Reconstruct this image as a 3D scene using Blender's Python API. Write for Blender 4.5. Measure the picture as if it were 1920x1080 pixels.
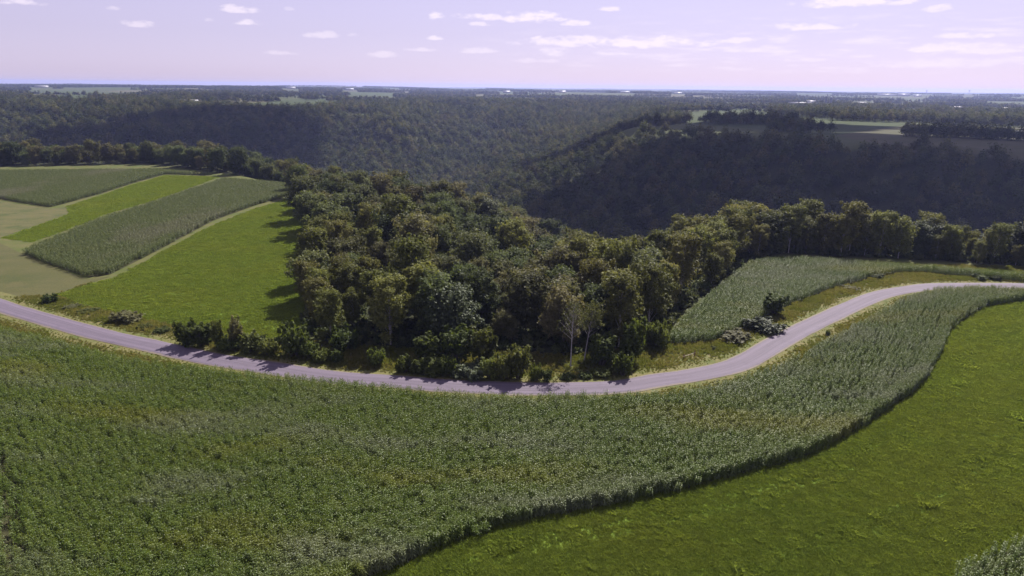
import bpy, math, random
import numpy as np
from mathutils import Vector, geometry

scene = bpy.context.scene
for o in list(bpy.data.objects):
    bpy.data.objects.remove(o)
COL = scene.collection
rng = np.random.default_rng(7)
random.seed(7)

# ------------------------------------------------------------------ camera
CAM_H = 60.0
cam = bpy.data.cameras.new('camera')
cam.sensor_width = 36.0
cam.lens = 36.0 * 1281.0 / 1920.0
cam.clip_start = 1.0
cam.clip_end = 60000.0
camo = bpy.data.objects.new('camera', cam)
COL.objects.link(camo)
camo.location = (0, 0, CAM_H)
PITCH, ROLL = math.radians(16.48), math.radians(0.55)
f = Vector((0, math.cos(PITCH), -math.sin(PITCH)))
r0 = Vector((1, 0, 0)); u0 = r0.cross(f)
rt = r0 * math.cos(ROLL) + u0 * math.sin(ROLL)
up = u0 * math.cos(ROLL) - r0 * math.sin(ROLL)
from mathutils import Matrix
camo.rotation_euler = Matrix((rt, up, -f)).transposed().to_euler()
scene.camera = camo

# ------------------------------------------------------------------ light
SUN_AZ, SUN_EL = math.radians(28.0), math.radians(46.0)
sdir = Vector((math.sin(SUN_AZ) * math.cos(SUN_EL), math.cos(SUN_AZ) * math.cos(SUN_EL), math.sin(SUN_EL)))
sun = bpy.data.lights.new('sun', 'SUN')
sun.energy = 5.0
sun.angle = math.radians(0.53)
sun.color = (1.0, 0.93, 0.86)
suno = bpy.data.objects.new('sun', sun)
COL.objects.link(suno)
suno.rotation_euler = sdir.to_track_quat('Z', 'Y').to_euler()
suno.location = (300, 300, 400)

vs = scene.view_settings
vs.view_transform = 'Standard'; vs.look = 'None'; vs.exposure = 0.85; vs.gamma = 1.0
vs.use_curve_mapping = False
scene.cycles.use_denoising = True
scene.cycles.max_bounces = 6
scene.cycles.diffuse_bounces = 3
scene.cycles.glossy_bounces = 2
scene.cycles.transmission_bounces = 3
scene.cycles.volume_bounces = 1
scene.cycles.transparent_max_bounces = 4

world = bpy.data.worlds.new('World')
scene.world = world
world.use_nodes = True
wn = world.node_tree; wn.nodes.clear(); WL = wn.links.new
class NT:
    """small helper for building node trees"""
    def __init__(s, nt): s.nt = nt
    def n(s, t, **k):
        x = s.nt.nodes.new(t)
        for a, b in k.items(): setattr(x, a, b)
        return x
    def put(s, sock, v):
        if hasattr(v, 'is_output') or hasattr(v, 'links'): s.nt.links.new(v, sock)
        else: sock.default_value = v
    def m(s, op, a, b=0.0, c=0.0, clamp=False):
        x = s.n('ShaderNodeMath', operation=op); x.use_clamp = clamp
        s.put(x.inputs[0], a); s.put(x.inputs[1], b); s.put(x.inputs[2], c)
        return x.outputs[0]
    def mix(s, fac, a, b, blend='MIX'):
        x = s.n('ShaderNodeMix', data_type='RGBA', blend_type=blend)
        s.put(x.inputs[0], fac); s.put(x.inputs[6], a); s.put(x.inputs[7], b)
        return x.outputs[2]
    def noise(s, vec, scale, detail=3.0, rough=0.5):
        x = s.n('ShaderNodeTexNoise'); s.put(x.inputs['Vector'], vec)
        x.inputs['Scale'].default_value = scale; x.inputs['Detail'].default_value = detail
        x.inputs['Roughness'].default_value = rough
        return x.outputs[0]
    def mr(s, v, a, b, c=0.0, d=1.0, smooth=True):
        x = s.n('ShaderNodeMapRange', interpolation_type='SMOOTHSTEP' if smooth else 'LINEAR')
        s.put(x.inputs[0], v)
        for i, q in enumerate((a, b, c, d)): s.put(x.inputs[1 + i], q)
        return x.outputs[0]
    def scalevec(s, vec, sc):
        x = s.n('ShaderNodeMapping'); s.put(x.inputs[0], vec); x.inputs['Scale'].default_value = sc
        return x.outputs[0]
def C4(c): return (c[0], c[1], c[2], 1.0)

W = NT(wn)
sky = W.n('ShaderNodeTexSky', sky_type='NISHITA')
sky.sun_disc = False
sky.sun_elevation = SUN_EL
sky.sun_rotation = SUN_AZ
sky.altitude = 300; sky.air_density = 1.0; sky.dust_density = 0.5; sky.ozone_density = 2.0
tc = W.n('ShaderNodeTexCoord')
sep = W.n('ShaderNodeSeparateXYZ'); WL(tc.outputs['Generated'], sep.inputs[0])
dx, dy, dz = sep.outputs
AZ = W.m('ARCTAN2', dx, dy)                         # radians right of the view axis
EL = W.m('ARCSINE', dz)
comb = W.n('ShaderNodeCombineXYZ'); W.put(comb.inputs[0], AZ); W.put(comb.inputs[1], W.m('MULTIPLY', EL, 2.4))
wob = W.noise(comb.outputs[0], 42.0, 5.0, 0.62)
wob2 = W.noise(comb.outputs[0], 13.0, 4.0, 0.6)
hsv = W.n('ShaderNodeHueSaturation'); hsv.inputs['Saturation'].default_value = 0.5; WL(sky.outputs[0], hsv.inputs['Color'])
skyc = W.mix(1.0, hsv.outputs[0], C4((.98, .84, 1.14)), 'MULTIPLY')
skyc = W.mix(.42, skyc, C4((7.4, 6.5, 9.0)))       # even thin veil over the whole sky
# small fair-weather cumulus near the horizon: azimuth, elevation, half width, half height (radians), strength
CLOUDS = [(-0.5986, 0.0855, 0.0343, 0.0066, 0.60), (-0.5005, 0.0841, 0.0120, 0.0041, 0.38), (-0.4761, 0.0674, 0.0223, 0.0066, 0.49), (-0.3590, 0.0893, 0.0309, 0.0066, 0.64), (-0.3496, 0.0745, 0.0223, 0.0057, 0.64), (-0.3956, 0.0758, 0.0086, 0.0033, 0.30), (-0.2588, 0.0616, 0.0275, 0.0074, 0.45), (-0.2977, 0.0930, 0.0069, 0.0033, 0.22), (-0.1059, 0.0885, 0.0137, 0.0074, 0.72), (-0.1094, 0.0613, 0.0155, 0.0057, 0.68), (-0.2165, 0.0633, 0.0137, 0.0033, 0.38), (-0.3107, 0.0384, 0.0309, 0.0041, 0.34), (-0.1823, 0.0388, 0.0343, 0.0066, 0.42), (-0.1280, 0.0459, 0.0309, 0.0041, 0.42), (-0.0511, 0.0455, 0.0309, 0.0066, 0.47), (-0.0327, 0.0889, 0.0515, 0.0074, 0.72), (0.0256, 0.0888, 0.0601, 0.0107, 0.81), (-0.0436, 0.0800, 0.0206, 0.0049, 0.59), (0.0840, 0.0816, 0.0240, 0.0066, 0.72), (0.1285, 0.0997, 0.0189, 0.0057, 0.72), (0.0848, 0.0577, 0.0945, 0.0115, 0.77), (0.1717, 0.0565, 0.1202, 0.0115, 0.81), (0.0559, 0.0451, 0.0258, 0.0098, 0.59), (0.1364, 0.0434, 0.0343, 0.0041, 0.51), (0.0266, 0.0330, 0.0386, 0.0049, 0.34), (0.2929, 0.0600, 0.0472, 0.0057, 0.64), (0.3242, 0.0472, 0.0687, 0.0041, 0.51), (0.4247, 0.1021, 0.0773, 0.0107, 0.85), (0.4830, 0.0998, 0.0206, 0.0057, 0.68), (0.5186, 0.0913, 0.0206, 0.0066, 0.68), (0.3824, 0.0742, 0.0601, 0.0066, 0.72), (0.3568, 0.0760, 0.0223, 0.0057, 0.59), (0.5547, 0.0604, 0.0386, 0.0057, 0.64), (0.5408, 0.0477, 0.0515, 0.0098, 0.68), (0.5833, 0.0446, 0.0773, 0.0090, 0.59), (0.3776, 0.0351, 0.0343, 0.0041, 0.42), (0.5328, 0.0298, 0.0945, 0.0098, 0.42)]
cl = None
for (a, e, hw, hh, st) in CLOUDS:
    ddx = W.m('MULTIPLY', W.m('SUBTRACT', AZ, a), 1.0 / hw)
    de = W.m('SUBTRACT', EL, e)
    ddy = W.m('MULTIPLY', de, 1.0 / hh)
    # flat base: the lower half is squeezed
    ddy = W.m('MULTIPLY', ddy, W.mr(de, -0.5 * hh, 0.5 * hh, 1.6, 1.0))
    rr = W.m('ADD', W.m('MULTIPLY', ddx, ddx), W.m('MULTIPLY', ddy, ddy))
    rr = W.m('ADD', rr, W.m('MULTIPLY_ADD', wob, 3.4, -1.5))
    v = W.m('MULTIPLY', W.mr(rr, 1.05, 0.1), st)
    cl = v if cl is None else W.m('MAXIMUM', cl, v)
# thin broken cloud everywhere else, on a level sheet
inv = W.m('DIVIDE', 1.0, W.m('MAXIMUM', dz, 0.02))
cp = W.n('ShaderNodeCombineXYZ'); W.put(cp.inputs[0], W.m('MULTIPLY', dx, inv)); W.put(cp.inputs[1], W.m('MULTIPLY', dy, inv))
sheet = W.noise(cp.outputs[0], 1.1, 6.0, 0.6)
sheet = W.m('MULTIPLY', W.mr(sheet, 0.56, 0.74), W.mr(EL, 0.14, 0.22))
streak = W.n('ShaderNodeCombineXYZ'); W.put(streak.inputs[0], AZ); W.put(streak.inputs[1], W.m('MULTIPLY', EL, 7.0))
st = W.mr(W.noise(streak.outputs[0], 16.0, 5.0, 0.6), 0.47, 0.72)
st = W.m('MULTIPLY', st, W.m('MULTIPLY', W.mr(AZ, -0.15, 0.35), W.m('MULTIPLY', W.mr(EL, 0.012, 0.03), W.mr(EL, 0.11, 0.05))))
cl = W.m('MAXIMUM', W.m('MAXIMUM', cl, W.m('MULTIPLY', st, 0.55)), W.m('MULTIPLY', sheet, 0.8))
cl = W.m('MULTIPLY', cl, W.mr(wob2, 0.15, 0.5, 0.75, 1.0))
skyc = W.mix(cl, skyc, C4((10.8, 9.6, 10.8)))
bg = W.n('ShaderNodeBackground'); WL(skyc, bg.inputs[0]); bg.inputs[1].default_value = 0.055
wo = W.n('ShaderNodeOutputWorld'); WL(bg.outputs[0], wo.inputs[0])

# ------------------------------------------------------------------ helpers
def tag(o, label=None, cat=None, group=None, kind=None):
    if label: o['label'] = label
    if cat: o['category'] = cat
    if group: o['group'] = group
    if kind: o['kind'] = kind
    return o
def mesh_np(name, V, Fq, mat=None, smooth=False, var=None):
    """V (n,3), Fq (m,k) all faces of the same size k, or a list of such arrays"""
    fl = Fq if isinstance(Fq, list) else [Fq]
    fl = [np.asarray(a, np.int32) for a in fl if len(a)]
    me = bpy.data.meshes.new(name)
    V = np.asarray(V, np.float32)
    me.vertices.add(len(V)); me.vertices.foreach_set('co', V.ravel())
    loops = np.concatenate([a.ravel() for a in fl])
    sizes = np.concatenate([np.full(len(a), a.shape[1], np.int32) for a in fl])
    starts = np.concatenate([[0], np.cumsum(sizes)[:-1]]).astype(np.int32)
    me.loops.add(len(loops)); me.loops.foreach_set('vertex_index', loops)
    me.polygons.add(len(sizes)); me.polygons.foreach_set('loop_start', starts)
    if smooth: me.polygons.foreach_set('use_smooth', np.ones(len(sizes), bool))
    if var is not None:
        at = me.attributes.new('var', 'FLOAT', 'POINT'); at.data.foreach_set('value', np.asarray(var, np.float32))
    me.update(calc_edges=True); me.validate()
    if mat: me.materials.append(mat)
    return me
def link(name, me, parent=None, loc=(0, 0, 0)):
    o = bpy.data.objects.new(name, me); COL.objects.link(o); o.location = loc
    if parent: o.parent = parent
    return o
def inpoly(P, x, y):
    x = np.asarray(x, float); y = np.asarray(y, float); c = np.zeros(x.shape, bool)
    n = len(P); j = n - 1
    for i in range(n):
        xi, yi = P[i]; xj, yj = P[j]
        with np.errstate(divide='ignore', invalid='ignore'):
            t = ((yi > y) != (yj > y)) & (x < (xj - xi) * (y - yi) / ((yj - yi) if yj != yi else 1e-9) + xi)
        c ^= t; j = i
    return c
def polydist(L, x, y):
    """distance, signed side (+ = left of travel) and fractional index along polyline"""
    x = np.asarray(x, float); y = np.asarray(y, float)
    best = np.full(x.shape, 1e18); side = np.zeros(x.shape); par = np.zeros(x.shape)
    for i in range(len(L) - 1):
        ax, ay = L[i][0], L[i][1]; bx, by = L[i + 1][0], L[i + 1][1]
        ex, ey = bx - ax, by - ay
        t = np.clip(((x - ax) * ex + (y - ay) * ey) / (ex * ex + ey * ey), 0, 1)
        d = np.hypot(x - ax - t * ex, y - ay - t * ey)
        s = np.sign(ex * (y - ay) - ey * (x - ax))
        k = d < best
        best = np.where(k, d, best); side = np.where(k, s, side); par = np.where(k, i + t, par)
    return best, side, par
def smooth_line(L, step):
    """Catmull-Rom through points, resampled to an even step"""
    P = np.array(L, float); P = np.vstack([2 * P[0] - P[1], P, 2 * P[-1] - P[-2]])
    out = []
    for i in range(1, len(P) - 2):
        for t in np.linspace(0, 1, 12, endpoint=False):
            out.append(0.5 * (2 * P[i] + (P[i + 1] - P[i - 1]) * t + (2 * P[i - 1] - 5 * P[i] + 4 * P[i + 1] - P[i + 2]) * t * t
                              + (3 * P[i] - P[i - 1] - 3 * P[i + 1] + P[i + 2]) * t ** 3))
    out.append(P[-2]); out = np.array(out)
    s = np.concatenate([[0], np.cumsum(np.hypot(*np.diff(out, axis=0).T))])
    q = np.arange(0, s[-1], step)
    return np.stack([np.interp(q, s, out[:, 0]), np.interp(q, s, out[:, 1])], 1)
def vnoise(x, y, scale, seed=0):
    """smooth value noise 0..1"""
    x = np.asarray(x, float) / scale + 101.3 * seed + 1000; y = np.asarray(y, float) / scale + 57.7 * seed + 1000
    i = np.floor(x).astype(np.int64); j = np.floor(y).astype(np.int64)
    fx = x - i; fy = y - j; fx = fx * fx * (3 - 2 * fx); fy = fy * fy * (3 - 2 * fy)
    def h(a, b):
        n = (a * 374761393 + b * 668265263 + seed * 982451653) & 0xffffffff
        n = ((n ^ (n >> 13)) * 1274126177) & 0xffffffff
        return ((n ^ (n >> 16)) & 0xffff) / 65535.0
    return (h(i, j) * (1 - fx) + h(i + 1, j) * fx) * (1 - fy) + (h(i, j + 1) * (1 - fx) + h(i + 1, j + 1) * fx) * fy
def inview(x, y, margin=4.0, near=25.0):
    az = np.degrees(np.arctan2(x, y))
    return (np.abs(az) < 37.0 + margin + 9.0 * (np.asarray(y) < 260)) & (y > near)

# ------------------------------------------------------------------ plan of the place, in metres (x right, y ahead, road level 0)
CORN_FRONT = [(-67.1, 44.0), (-46.5, 55.1), (-32.3, 64.7), (-15.9, 74.0), (-8.4, 79.5), (-1.2, 83.6), (6.5, 86.2), (14.7, 88.7), (26.9, 93.1), (36.4, 97.2), (46.7, 101.5), (54.7, 106.2), (64.4, 113.5), (73.1, 120.8), (84.7, 130.8), (93.1, 140.4), (104.1, 154.2), (111.8, 164.7), (121.2, 174.9), (136.9, 188.4), (153.0, 195.1), (175.6, 197.4)]
CORN_BACK = [(175.6, 198.1), (157.5, 202.1), (147.2, 204.7), (131.9, 202.4), (115.2, 191.8), (100.3, 177.9), (83.0, 161.6), (68.6, 148.4), (60.0, 140.5), (50.0, 134.1), (40.7, 128.2), (32.8, 124.9), (22.0, 123.5), (4.4, 122.6), (-2.6, 122.7), (-16.7, 123.8), (-25.9, 126.1), (-34.6, 128.3), (-55.0, 132.4), (-71.7, 136.0), (-85.1, 139.6), (-107.6, 150.3), (-127.1, 159.9), (-157.2, 172.2), (-214.2, 193.3), (-244.9, 158.9), (-105.5, 59.0)]
CORN_NEAR = [(57.1, 73.5), (63.1, 77.0), (70.9, 80.4), (90.8, 88.3), (90.9, 72.5), (63.6, 56.4), (49.7, 56.2)]
CORN_STRIP = [(-175.9, 238.8), (-154.2, 223.0), (-135.7, 210.3), (-130.8, 213.7), (-131.9, 249.0), (-135.4, 304.5), (-131.8, 347.9), (-122.7, 390.4), (-130.8, 417.9), (-154.9, 431.0), (-187.3, 444.5), (-186.1, 389.3), (-183.3, 347.6), (-184.5, 306.7), (-180.6, 273.2), (-177.9, 246.8)]
CORN_BACKFIELD = [(-343.2, 357.6), (-303.1, 363.7), (-273.2, 361.9), (-244.6, 344.7), (-230.4, 337.5), (-230.3, 352.2), (-231.7, 383.4), (-237.2, 427.4), (-238.3, 470.5), (-205.8, 467.1), (-216.4, 471.2), (-257.3, 486.9), (-310.8, 476.0), (-352.6, 472.5), (-435.9, 459.5)]
CORN_BEND = [(37.6, 156.0), (50.1, 158.1), (61.7, 169.4), (70.5, 178.3), (83.2, 190.8), (100.3, 205.6), (119.1, 218.7), (130.9, 225.2), (140.6, 226.2), (153.8, 221.3), (167.9, 215.9), (204.7, 202.8), (211.3, 210.6), (170.5, 220.2), (155.9, 225.3), (137.4, 231.1), (117.6, 236.5), (104.1, 240.7), (94.0, 239.5), (83.9, 234.2), (63.4, 202.1), (48.0, 176.3), (41.1, 163.5)]
HAY_RIGHT = [(-67.1, 44.0), (-46.5, 55.1), (-32.3, 64.7), (-15.9, 74.0), (-8.4, 79.5), (-1.2, 83.6), (6.5, 86.2), (14.7, 88.7), (26.9, 93.1), (36.4, 97.2), (46.7, 101.5), (54.7, 106.2), (64.4, 113.5), (73.1, 120.8), (84.7, 130.8), (93.1, 140.4), (104.1, 154.2), (111.8, 164.7), (121.2, 174.9), (136.9, 188.4), (153.0, 195.1), (175.6, 197.4), (217.0, 170.4), (117.2, 83.7), (63.7, 45.3)]
HAY_LEFT = [(-134.4, 191.1), (-130.9, 203.6), (-126.7, 209.3), (-128.6, 242.4), (-130.8, 293.7), (-127.9, 337.1), (-120.1, 374.9), (-87.9, 294.6), (-73.5, 256.9), (-65.6, 212.8), (-56.9, 175.4), (-51.7, 155.4), (-59.4, 155.2), (-68.8, 159.4), (-86.2, 165.1), (-106.1, 173.9), (-121.6, 182.8)]
HAY_STRIP = [(-202.6, 265.5), (-205.4, 297.3), (-208.9, 318.0), (-222.7, 338.0), (-227.4, 375.9), (-233.5, 420.4), (-235.5, 464.8), (-197.1, 459.2), (-193.5, 404.8), (-190.6, 361.5), (-191.9, 318.9), (-187.8, 284.1), (-186.3, 258.5)]
TAN_BANK = [(-335.7, 349.4), (-297.7, 356.8), (-267.2, 353.4), (-227.5, 333.1), (-223.0, 337.9), (-210.3, 319.4), (-206.8, 288.9), (-203.7, 265.4), (-230.9, 235.0)]
MOWN = [(-224.1, 227.6), (-197.6, 257.0), (-174.8, 238.1), (-153.3, 221.6), (-134.6, 208.4), (-129.7, 211.8), (-131.4, 203.0), (-134.7, 191.1), (-144.0, 189.2), (-149.7, 190.6), (-206.0, 207.7)]
OPEN = [(-743.0, 515.2), (-484.3, 494.8), (-378.2, 507.3), (-278.1, 526.8), (-210.1, 481.7), (-143.6, 454.9), (-118.1, 371.3), (-85.6, 288.9), (-73.3, 256.9), (-65.3, 212.8), (-55.3, 171.1), (-50.4, 155.4), (-33.0, 152.3), (-16.3, 150.7), (-1.1, 149.7), (12.6, 148.8), (20.2, 149.6), (29.7, 154.0), (37.7, 161.5), (48.7, 182.3), (83.0, 235.7), (98.4, 250.8), (108.9, 252.1), (123.4, 248.4), (145.6, 245.2), (166.1, 240.5), (182.1, 235.7), (238.8, 220.3), (309.0, 144.7), (36.6, 18.2), (-33.0, 17.8), (-378.2, 128.3)]
ROADMID = [(-210.2, 219.5), (-177.0, 200.4), (-149.5, 185.1), (-136.2, 177.1), (-104.0, 159.8), (-83.3, 150.5), (-70.4, 144.6), (-56.2, 139.8), (-37.8, 134.1), (-26.4, 132.6), (-14.5, 130.6), (4.7, 129.4), (21.2, 130.7), (31.1, 134.4), (42.0, 138.3), (52.5, 144.6), (65.3, 157.6), (76.1, 168.1), (87.5, 178.5), (100.1, 189.8), (114.4, 200.9), (130.4, 208.3), (139.4, 210.3), (156.8, 210.9), (166.2, 210.7), (194.5, 207.3)]
CORN_MAIN = CORN_FRONT + CORN_BACK
ROAD_C = smooth_line([(a, b) for a, b in ROADMID], 2.0)

AXIS = [(-2200, 640), (-900, 800), (-500, 830), (-200, 830), (-80, 800), (60, 700), (200, 600), (420, 540), (800, 470), (2000, 300)]
NEARW = [260, 275, 275, 280, 310, 345, 352, 330, 300, 240]
FARW = [640, 640, 640, 640, 560, 330, 300, 330, 340, 340]
TRIB = [(-90, 790), (-75, 1000), (-10, 1250), (120, 1650), (300, 2300)]
TRW = [300, 330, 330, 280, 200]
TRD = [1.0, 0.95, 0.75, 0.45, 0.1]
RAV = [(10, 178), (22, 240), (48, 340), (85, 470), (110, 640)]
RVW = [28, 60, 105, 150, 190]
RVD = [0.02, 0.12, 0.34, 0.62, 0.95]
DEPTH = 104.0
def open_upland(x, y):
    az = np.degrees(np.arctan2(x, y)); fr = np.hypot(x, y); z = TZ(x, y)
    wob_ = 2.4 * (vnoise(x, y, 60, 75) - .5); lo = .0600 + .010 * (vnoise(x, y, 110, 76) - .5)
    return ((az > 6.4 + wob_) & (az < 11.0 + wob_) & (fr > 700) & (fr < 1165) & ((43 - z) / fr < .0570)) | ((az > 23.4 + wob_) & (fr > 620) & (fr < 1260) & ((43 - z) / fr < lo))
def sst(t):
    t = np.clip(t, 0, 1); return t * t * (3 - 2 * t)
def carve(x, y):
    d, s, p = polydist(AXIS, x, y)
    w = np.where(s > 0, np.interp(p, range(len(FARW)), FARW), np.interp(p, range(len(NEARW)), NEARW))
    wig = 1.0 + 0.50 * (vnoise(x, y, 190, 3) - 0.5) + 0.20 * (vnoise(x, y, 70, 4) - 0.5)
    t_ = np.clip(d / (w * wig), 0, 1); tn = np.clip(d / w, 0, 1); c = np.where(s > 0, 1 - sst(t_), .5 * (1 - sst(tn)) + .5 * (1 - tn * tn))
    d2, s2, p2 = polydist(TRIB, x, y)
    c2 = (1 - sst(d2 / (np.interp(p2, range(5), TRW) * wig))) * np.interp(p2, range(5), TRD)
    d3, s3, p3 = polydist(RAV, x, y)
    c3 = (1 - sst(d3 / (np.interp(p3, range(5), RVW)))) * np.interp(p3, range(5), RVD)
    return np.maximum(np.maximum(c, c2), c3)
def upland(x, y):
    r = np.hypot(x, y); side = np.clip((np.arctan2(x, y) + 0.25) / 0.55, 0, 1)
    zl = np.interp(r, [0, 1200, 1600, 2200, 4000, 8000, 11000, 17000, 40000], [0, 0, 3, 14, 22, 22, 12, 2, 0])
    zr = np.interp(r, [0, 1200, 1600, 2200, 4000, 8000, 11000, 17000, 40000], [0, 0, 0, 0, 3, 14, 8, 2, 0])
    z = zl * (1 - side) + zr * side
    far = sst((r - 1500) / 2500)
    z = z + far * ((vnoise(x, y, 1500, 11) - 0.5) * 16 + (vnoise(x, y, 500, 12) - 0.5) * 7)
    z = z + sst((r - 6000) / 3000) * (vnoise(x, y, 2600, 13) - 0.4) * 36
    near = 1 - sst((r - 300) / 500)
    return z + near * ((vnoise(x, y, 130, 21) - 0.5) * 0.7) + (1 - near) * (vnoise(x, y, 160, 22) - 0.5) * 3
def TZ(x, y):
    x = np.asarray(x, float); y = np.asarray(y, float)
    return upland(x, y) - DEPTH * carve(x, y)

# ------------------------------------------------------------------ materials
def material(name):
    m = bpy.data.materials.new(name); m.use_nodes = True
    m.node_tree.nodes.clear()
    N = NT(m.node_tree); out = N.n('ShaderNodeOutputMaterial')
    return m, N, out
def leaf_material(name, cols, trans=0.35, rough=0.5, spec=0.3, patch=None, hue=0.25, tr_tint=(1.15, 1.1, 0.55), bright=0.65):
    """foliage: colour varies per leaf (var), per plant (random) and, for crops, in drifts across the field"""
    m, N, out = material(name)
    at = N.n('ShaderNodeAttribute', attribute_name='var').outputs['Fac']
    oi = N.n('ShaderNodeObjectInfo').outputs['Random']
    mixv = N.m('ADD', N.m('MULTIPLY', oi, 1 - hue), N.m('MULTIPLY', at, hue), clamp=True)
    ramp = N.n('ShaderNodeValToRGB'); N.put(ramp.inputs[0], mixv)
    el = ramp.color_ramp.elements
    while len(el) < len(cols): el.new(0.5)
    for i, c in enumerate(cols):
        el[i].position = i / (len(cols) - 1); el[i].color = C4(c)
    col = ramp.outputs[0]
    if patch:
        pos = N.n('ShaderNodeNewGeometry').outputs['Position']
        for (sc, lo, hi, c, k) in patch:
            v = N.noise(N.scalevec(pos, sc), 1.0, 3.0, 0.55)
            col = N.mix(N.m('MULTIPLY', N.mr(v, lo, hi), k), col, C4(c))
    br = N.m('MULTIPLY', N.m('MULTIPLY_ADD', at, 0.5, 0.75), N.m('MULTIPLY_ADD', N.m('FRACT', N.m('MULTIPLY', oi, 7.31)), bright, 1 - bright * .5))
    hs = N.n('ShaderNodeHueSaturation'); N.put(hs.inputs['Value'], br); N.put(hs.inputs['Color'], col)
    col = hs.outputs[0]
    p = N.n('ShaderNodeBsdfPrincipled'); N.put(p.inputs['Base Color'], col)
    p.inputs['Roughness'].default_value = rough; p.inputs['Specular IOR Level'].default_value = spec
    t = N.n('ShaderNodeBsdfTranslucent'); N.put(t.inputs[0], N.mix(1.0, col, C4(tr_tint), 'MULTIPLY'))
    mx = N.n('ShaderNodeMixShader'); mx.inputs[0].default_value = trans
    m.node_tree.links.new(p.outputs[0], mx.inputs[1]); m.node_tree.links.new(t.outputs[0], mx.inputs[2])
    m.node_tree.links.new(mx.outputs[0], out.inputs[0])
    return m
def soil_material(name, a, b, scale=(0.15, 0.15, 0.15), c=None, cs=(0.9, 0.9, 0.9), bump=0.0, rough=0.9, fine=2.2):
    m, N, out = material(name)
    pos = N.n('ShaderNodeNewGeometry').outputs['Position']
    v = N.noise(N.scalevec(pos, scale), 1.0, 5.0, 0.6)
    col = N.mix(N.mr(v, 0.33, 0.67), C4(a), C4(b))
    if c: col = N.mix(N.mr(N.noise(N.scalevec(pos, cs), 1.0, 4.0, 0.6), 0.5, 0.68), col, C4(c))
    fv = N.noise(pos, fine, 4.0, 0.65)
    hs = N.n('ShaderNodeHueSaturation'); N.put(hs.inputs['Color'], col); N.put(hs.inputs['Value'], N.mr(fv, 0.25, 0.75, 0.72, 1.28, False))
    p = N.n('ShaderNodeBsdfPrincipled'); N.put(p.inputs['Base Color'], hs.outputs[0])
    p.inputs['Roughness'].default_value = rough; p.inputs['Specular IOR Level'].default_value = 0.15
    m.node_tree.links.new(p.outputs[0], out.inputs[0])
    return m
def plain(name, c, rough=0.7, var=0.12, scale=3.0, metal=0.0):
    m, N, out = material(name)
    pos = N.n('ShaderNodeTexCoord').outputs['Object']
    v = N.noise(pos, scale, 4.0, 0.6)
    hs = N.n('ShaderNodeHueSaturation'); hs.inputs['Color'].default_value = C4(c); N.put(hs.inputs['Value'], N.mr(v, 0.3, 0.7, 1 - var, 1 + var, False))
    p = N.n('ShaderNodeBsdfPrincipled'); N.put(p.inputs['Base Color'], hs.outputs[0]); p.inputs['Roughness'].default_value = rough
    p.inputs['Metallic'].default_value = metal
    m.node_tree.links.new(p.outputs[0], out.inputs[0])
    return m
M = {}
M['leaf_oak'] = leaf_material('leaf_oak', [(.058, .082, .030), (.080, .102, .040), (.108, .118, .050)], 0.44, 0.6, 0.15)
M['leaf_aspen'] = leaf_material('leaf_aspen', [(.104, .124, .034), (.130, .142, .042), (.150, .142, .050)], 0.46, 0.6, 0.15)
M['leaf_ash'] = leaf_material('leaf_ash', [(.086, .098, .042), (.110, .112, .050), (.128, .116, .058)], 0.44, 0.6, 0.15)
M['leaf_dark'] = leaf_material('leaf_dark', [(.060, .088, .024), (.082, .108, .030), (.108, .124, .040)], 0.5, 0.6, 0.12)
M['leaf_grey'] = leaf_material('leaf_grey', [(.052, .068, .034), (.070, .086, .046), (.09, .10, .060)], 0.30, 0.6, 0.2)
M['leaf_shrub'] = leaf_material('leaf_shrub', [(.072, .100, .024), (.100, .124, .030), (.130, .140, .038)], 0.5, 0.6, 0.15)
M['leaf_far'] = leaf_material('leaf_far', [(.034, .050, .022), (.054, .070, .028), (.080, .090, .036), (.105, .096, .044)], 0.36, 0.7, 0.1, hue=0.12, bright=0.75,
    patch=[((.011, .011, .011), .50, .64, (.030, .046, .022), .65), ((.017, .017, .017), .55, .66, (.100, .104, .042), .6)])
M['bark'] = plain('bark', (.085, .072, .058), 0.9, 0.35, 4.0)
M['bark_pale'] = plain('bark_pale', (.36, .34, .32), 0.8, 0.3, 3.0)
M['bark_white'] = plain('bark_white', (.27, .255, .25), 0.8, 0.25, 2.0)
M['corn'] = leaf_material('corn', [(.070, .120, .020), (.096, .140, .026), (.124, .154, .036)], 0.32, 0.42, 0.24, bright=0.15, hue=0.6,
    patch=[((.018, .05, .02), .50, .66, (.165, .175, .028), .75), ((.03, .09, .05), .50, .66, (.160, .182, .112), .65)], tr_tint=(1.2, 1.15, .4))
M['corn_far'] = leaf_material('corn_far', [(.076, .108, .034), (.098, .126, .042), (.120, .136, .054)], 0.32, 0.5, 0.14, bright=0.15, hue=0.6,
    patch=[((.03, .012, .03), .54, .68, (.16, .16, .11), .6), ((.02, .03, .02), .55, .7, (.10, .118, .030), .5)])
M['hay'] = leaf_material('hay', [(.142, .198, .034), (.158, .210, .036), (.174, .218, .040)], 0.52, 0.9, 0.0, bright=0.15, hue=0.5,
    patch=[((.02, .035, .02), .42, .66, (.188, .220, .038), .5), ((.12, .3, .2), .5, .68, (.132, .192, .034), .3)], tr_tint=(1.08, 1.05, .7))
M['verge'] = leaf_material('verge', [(.125, .150, .034), (.165, .168, .050), (.215, .185, .080)], 0.55, 0.8, 0.0, bright=0.15, hue=0.5,
    patch=[((.05, .08, .05), .46, .6, (.120, .145, .032), .8)], tr_tint=(1.1, 1.05, .7))
M['ground'] = None
M['soil_corn'] = soil_material('soil_corn', (.040, .042, .018), (.060, .055, .028))
M['hay_sheet'] = soil_material('hay_sheet', (.087, .138, .014), (.097, .147, .015), (.03, .05, .03), (.106, .147, .017), (.012, .02, .02), 0.12, 0.95, 1.6)
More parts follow.
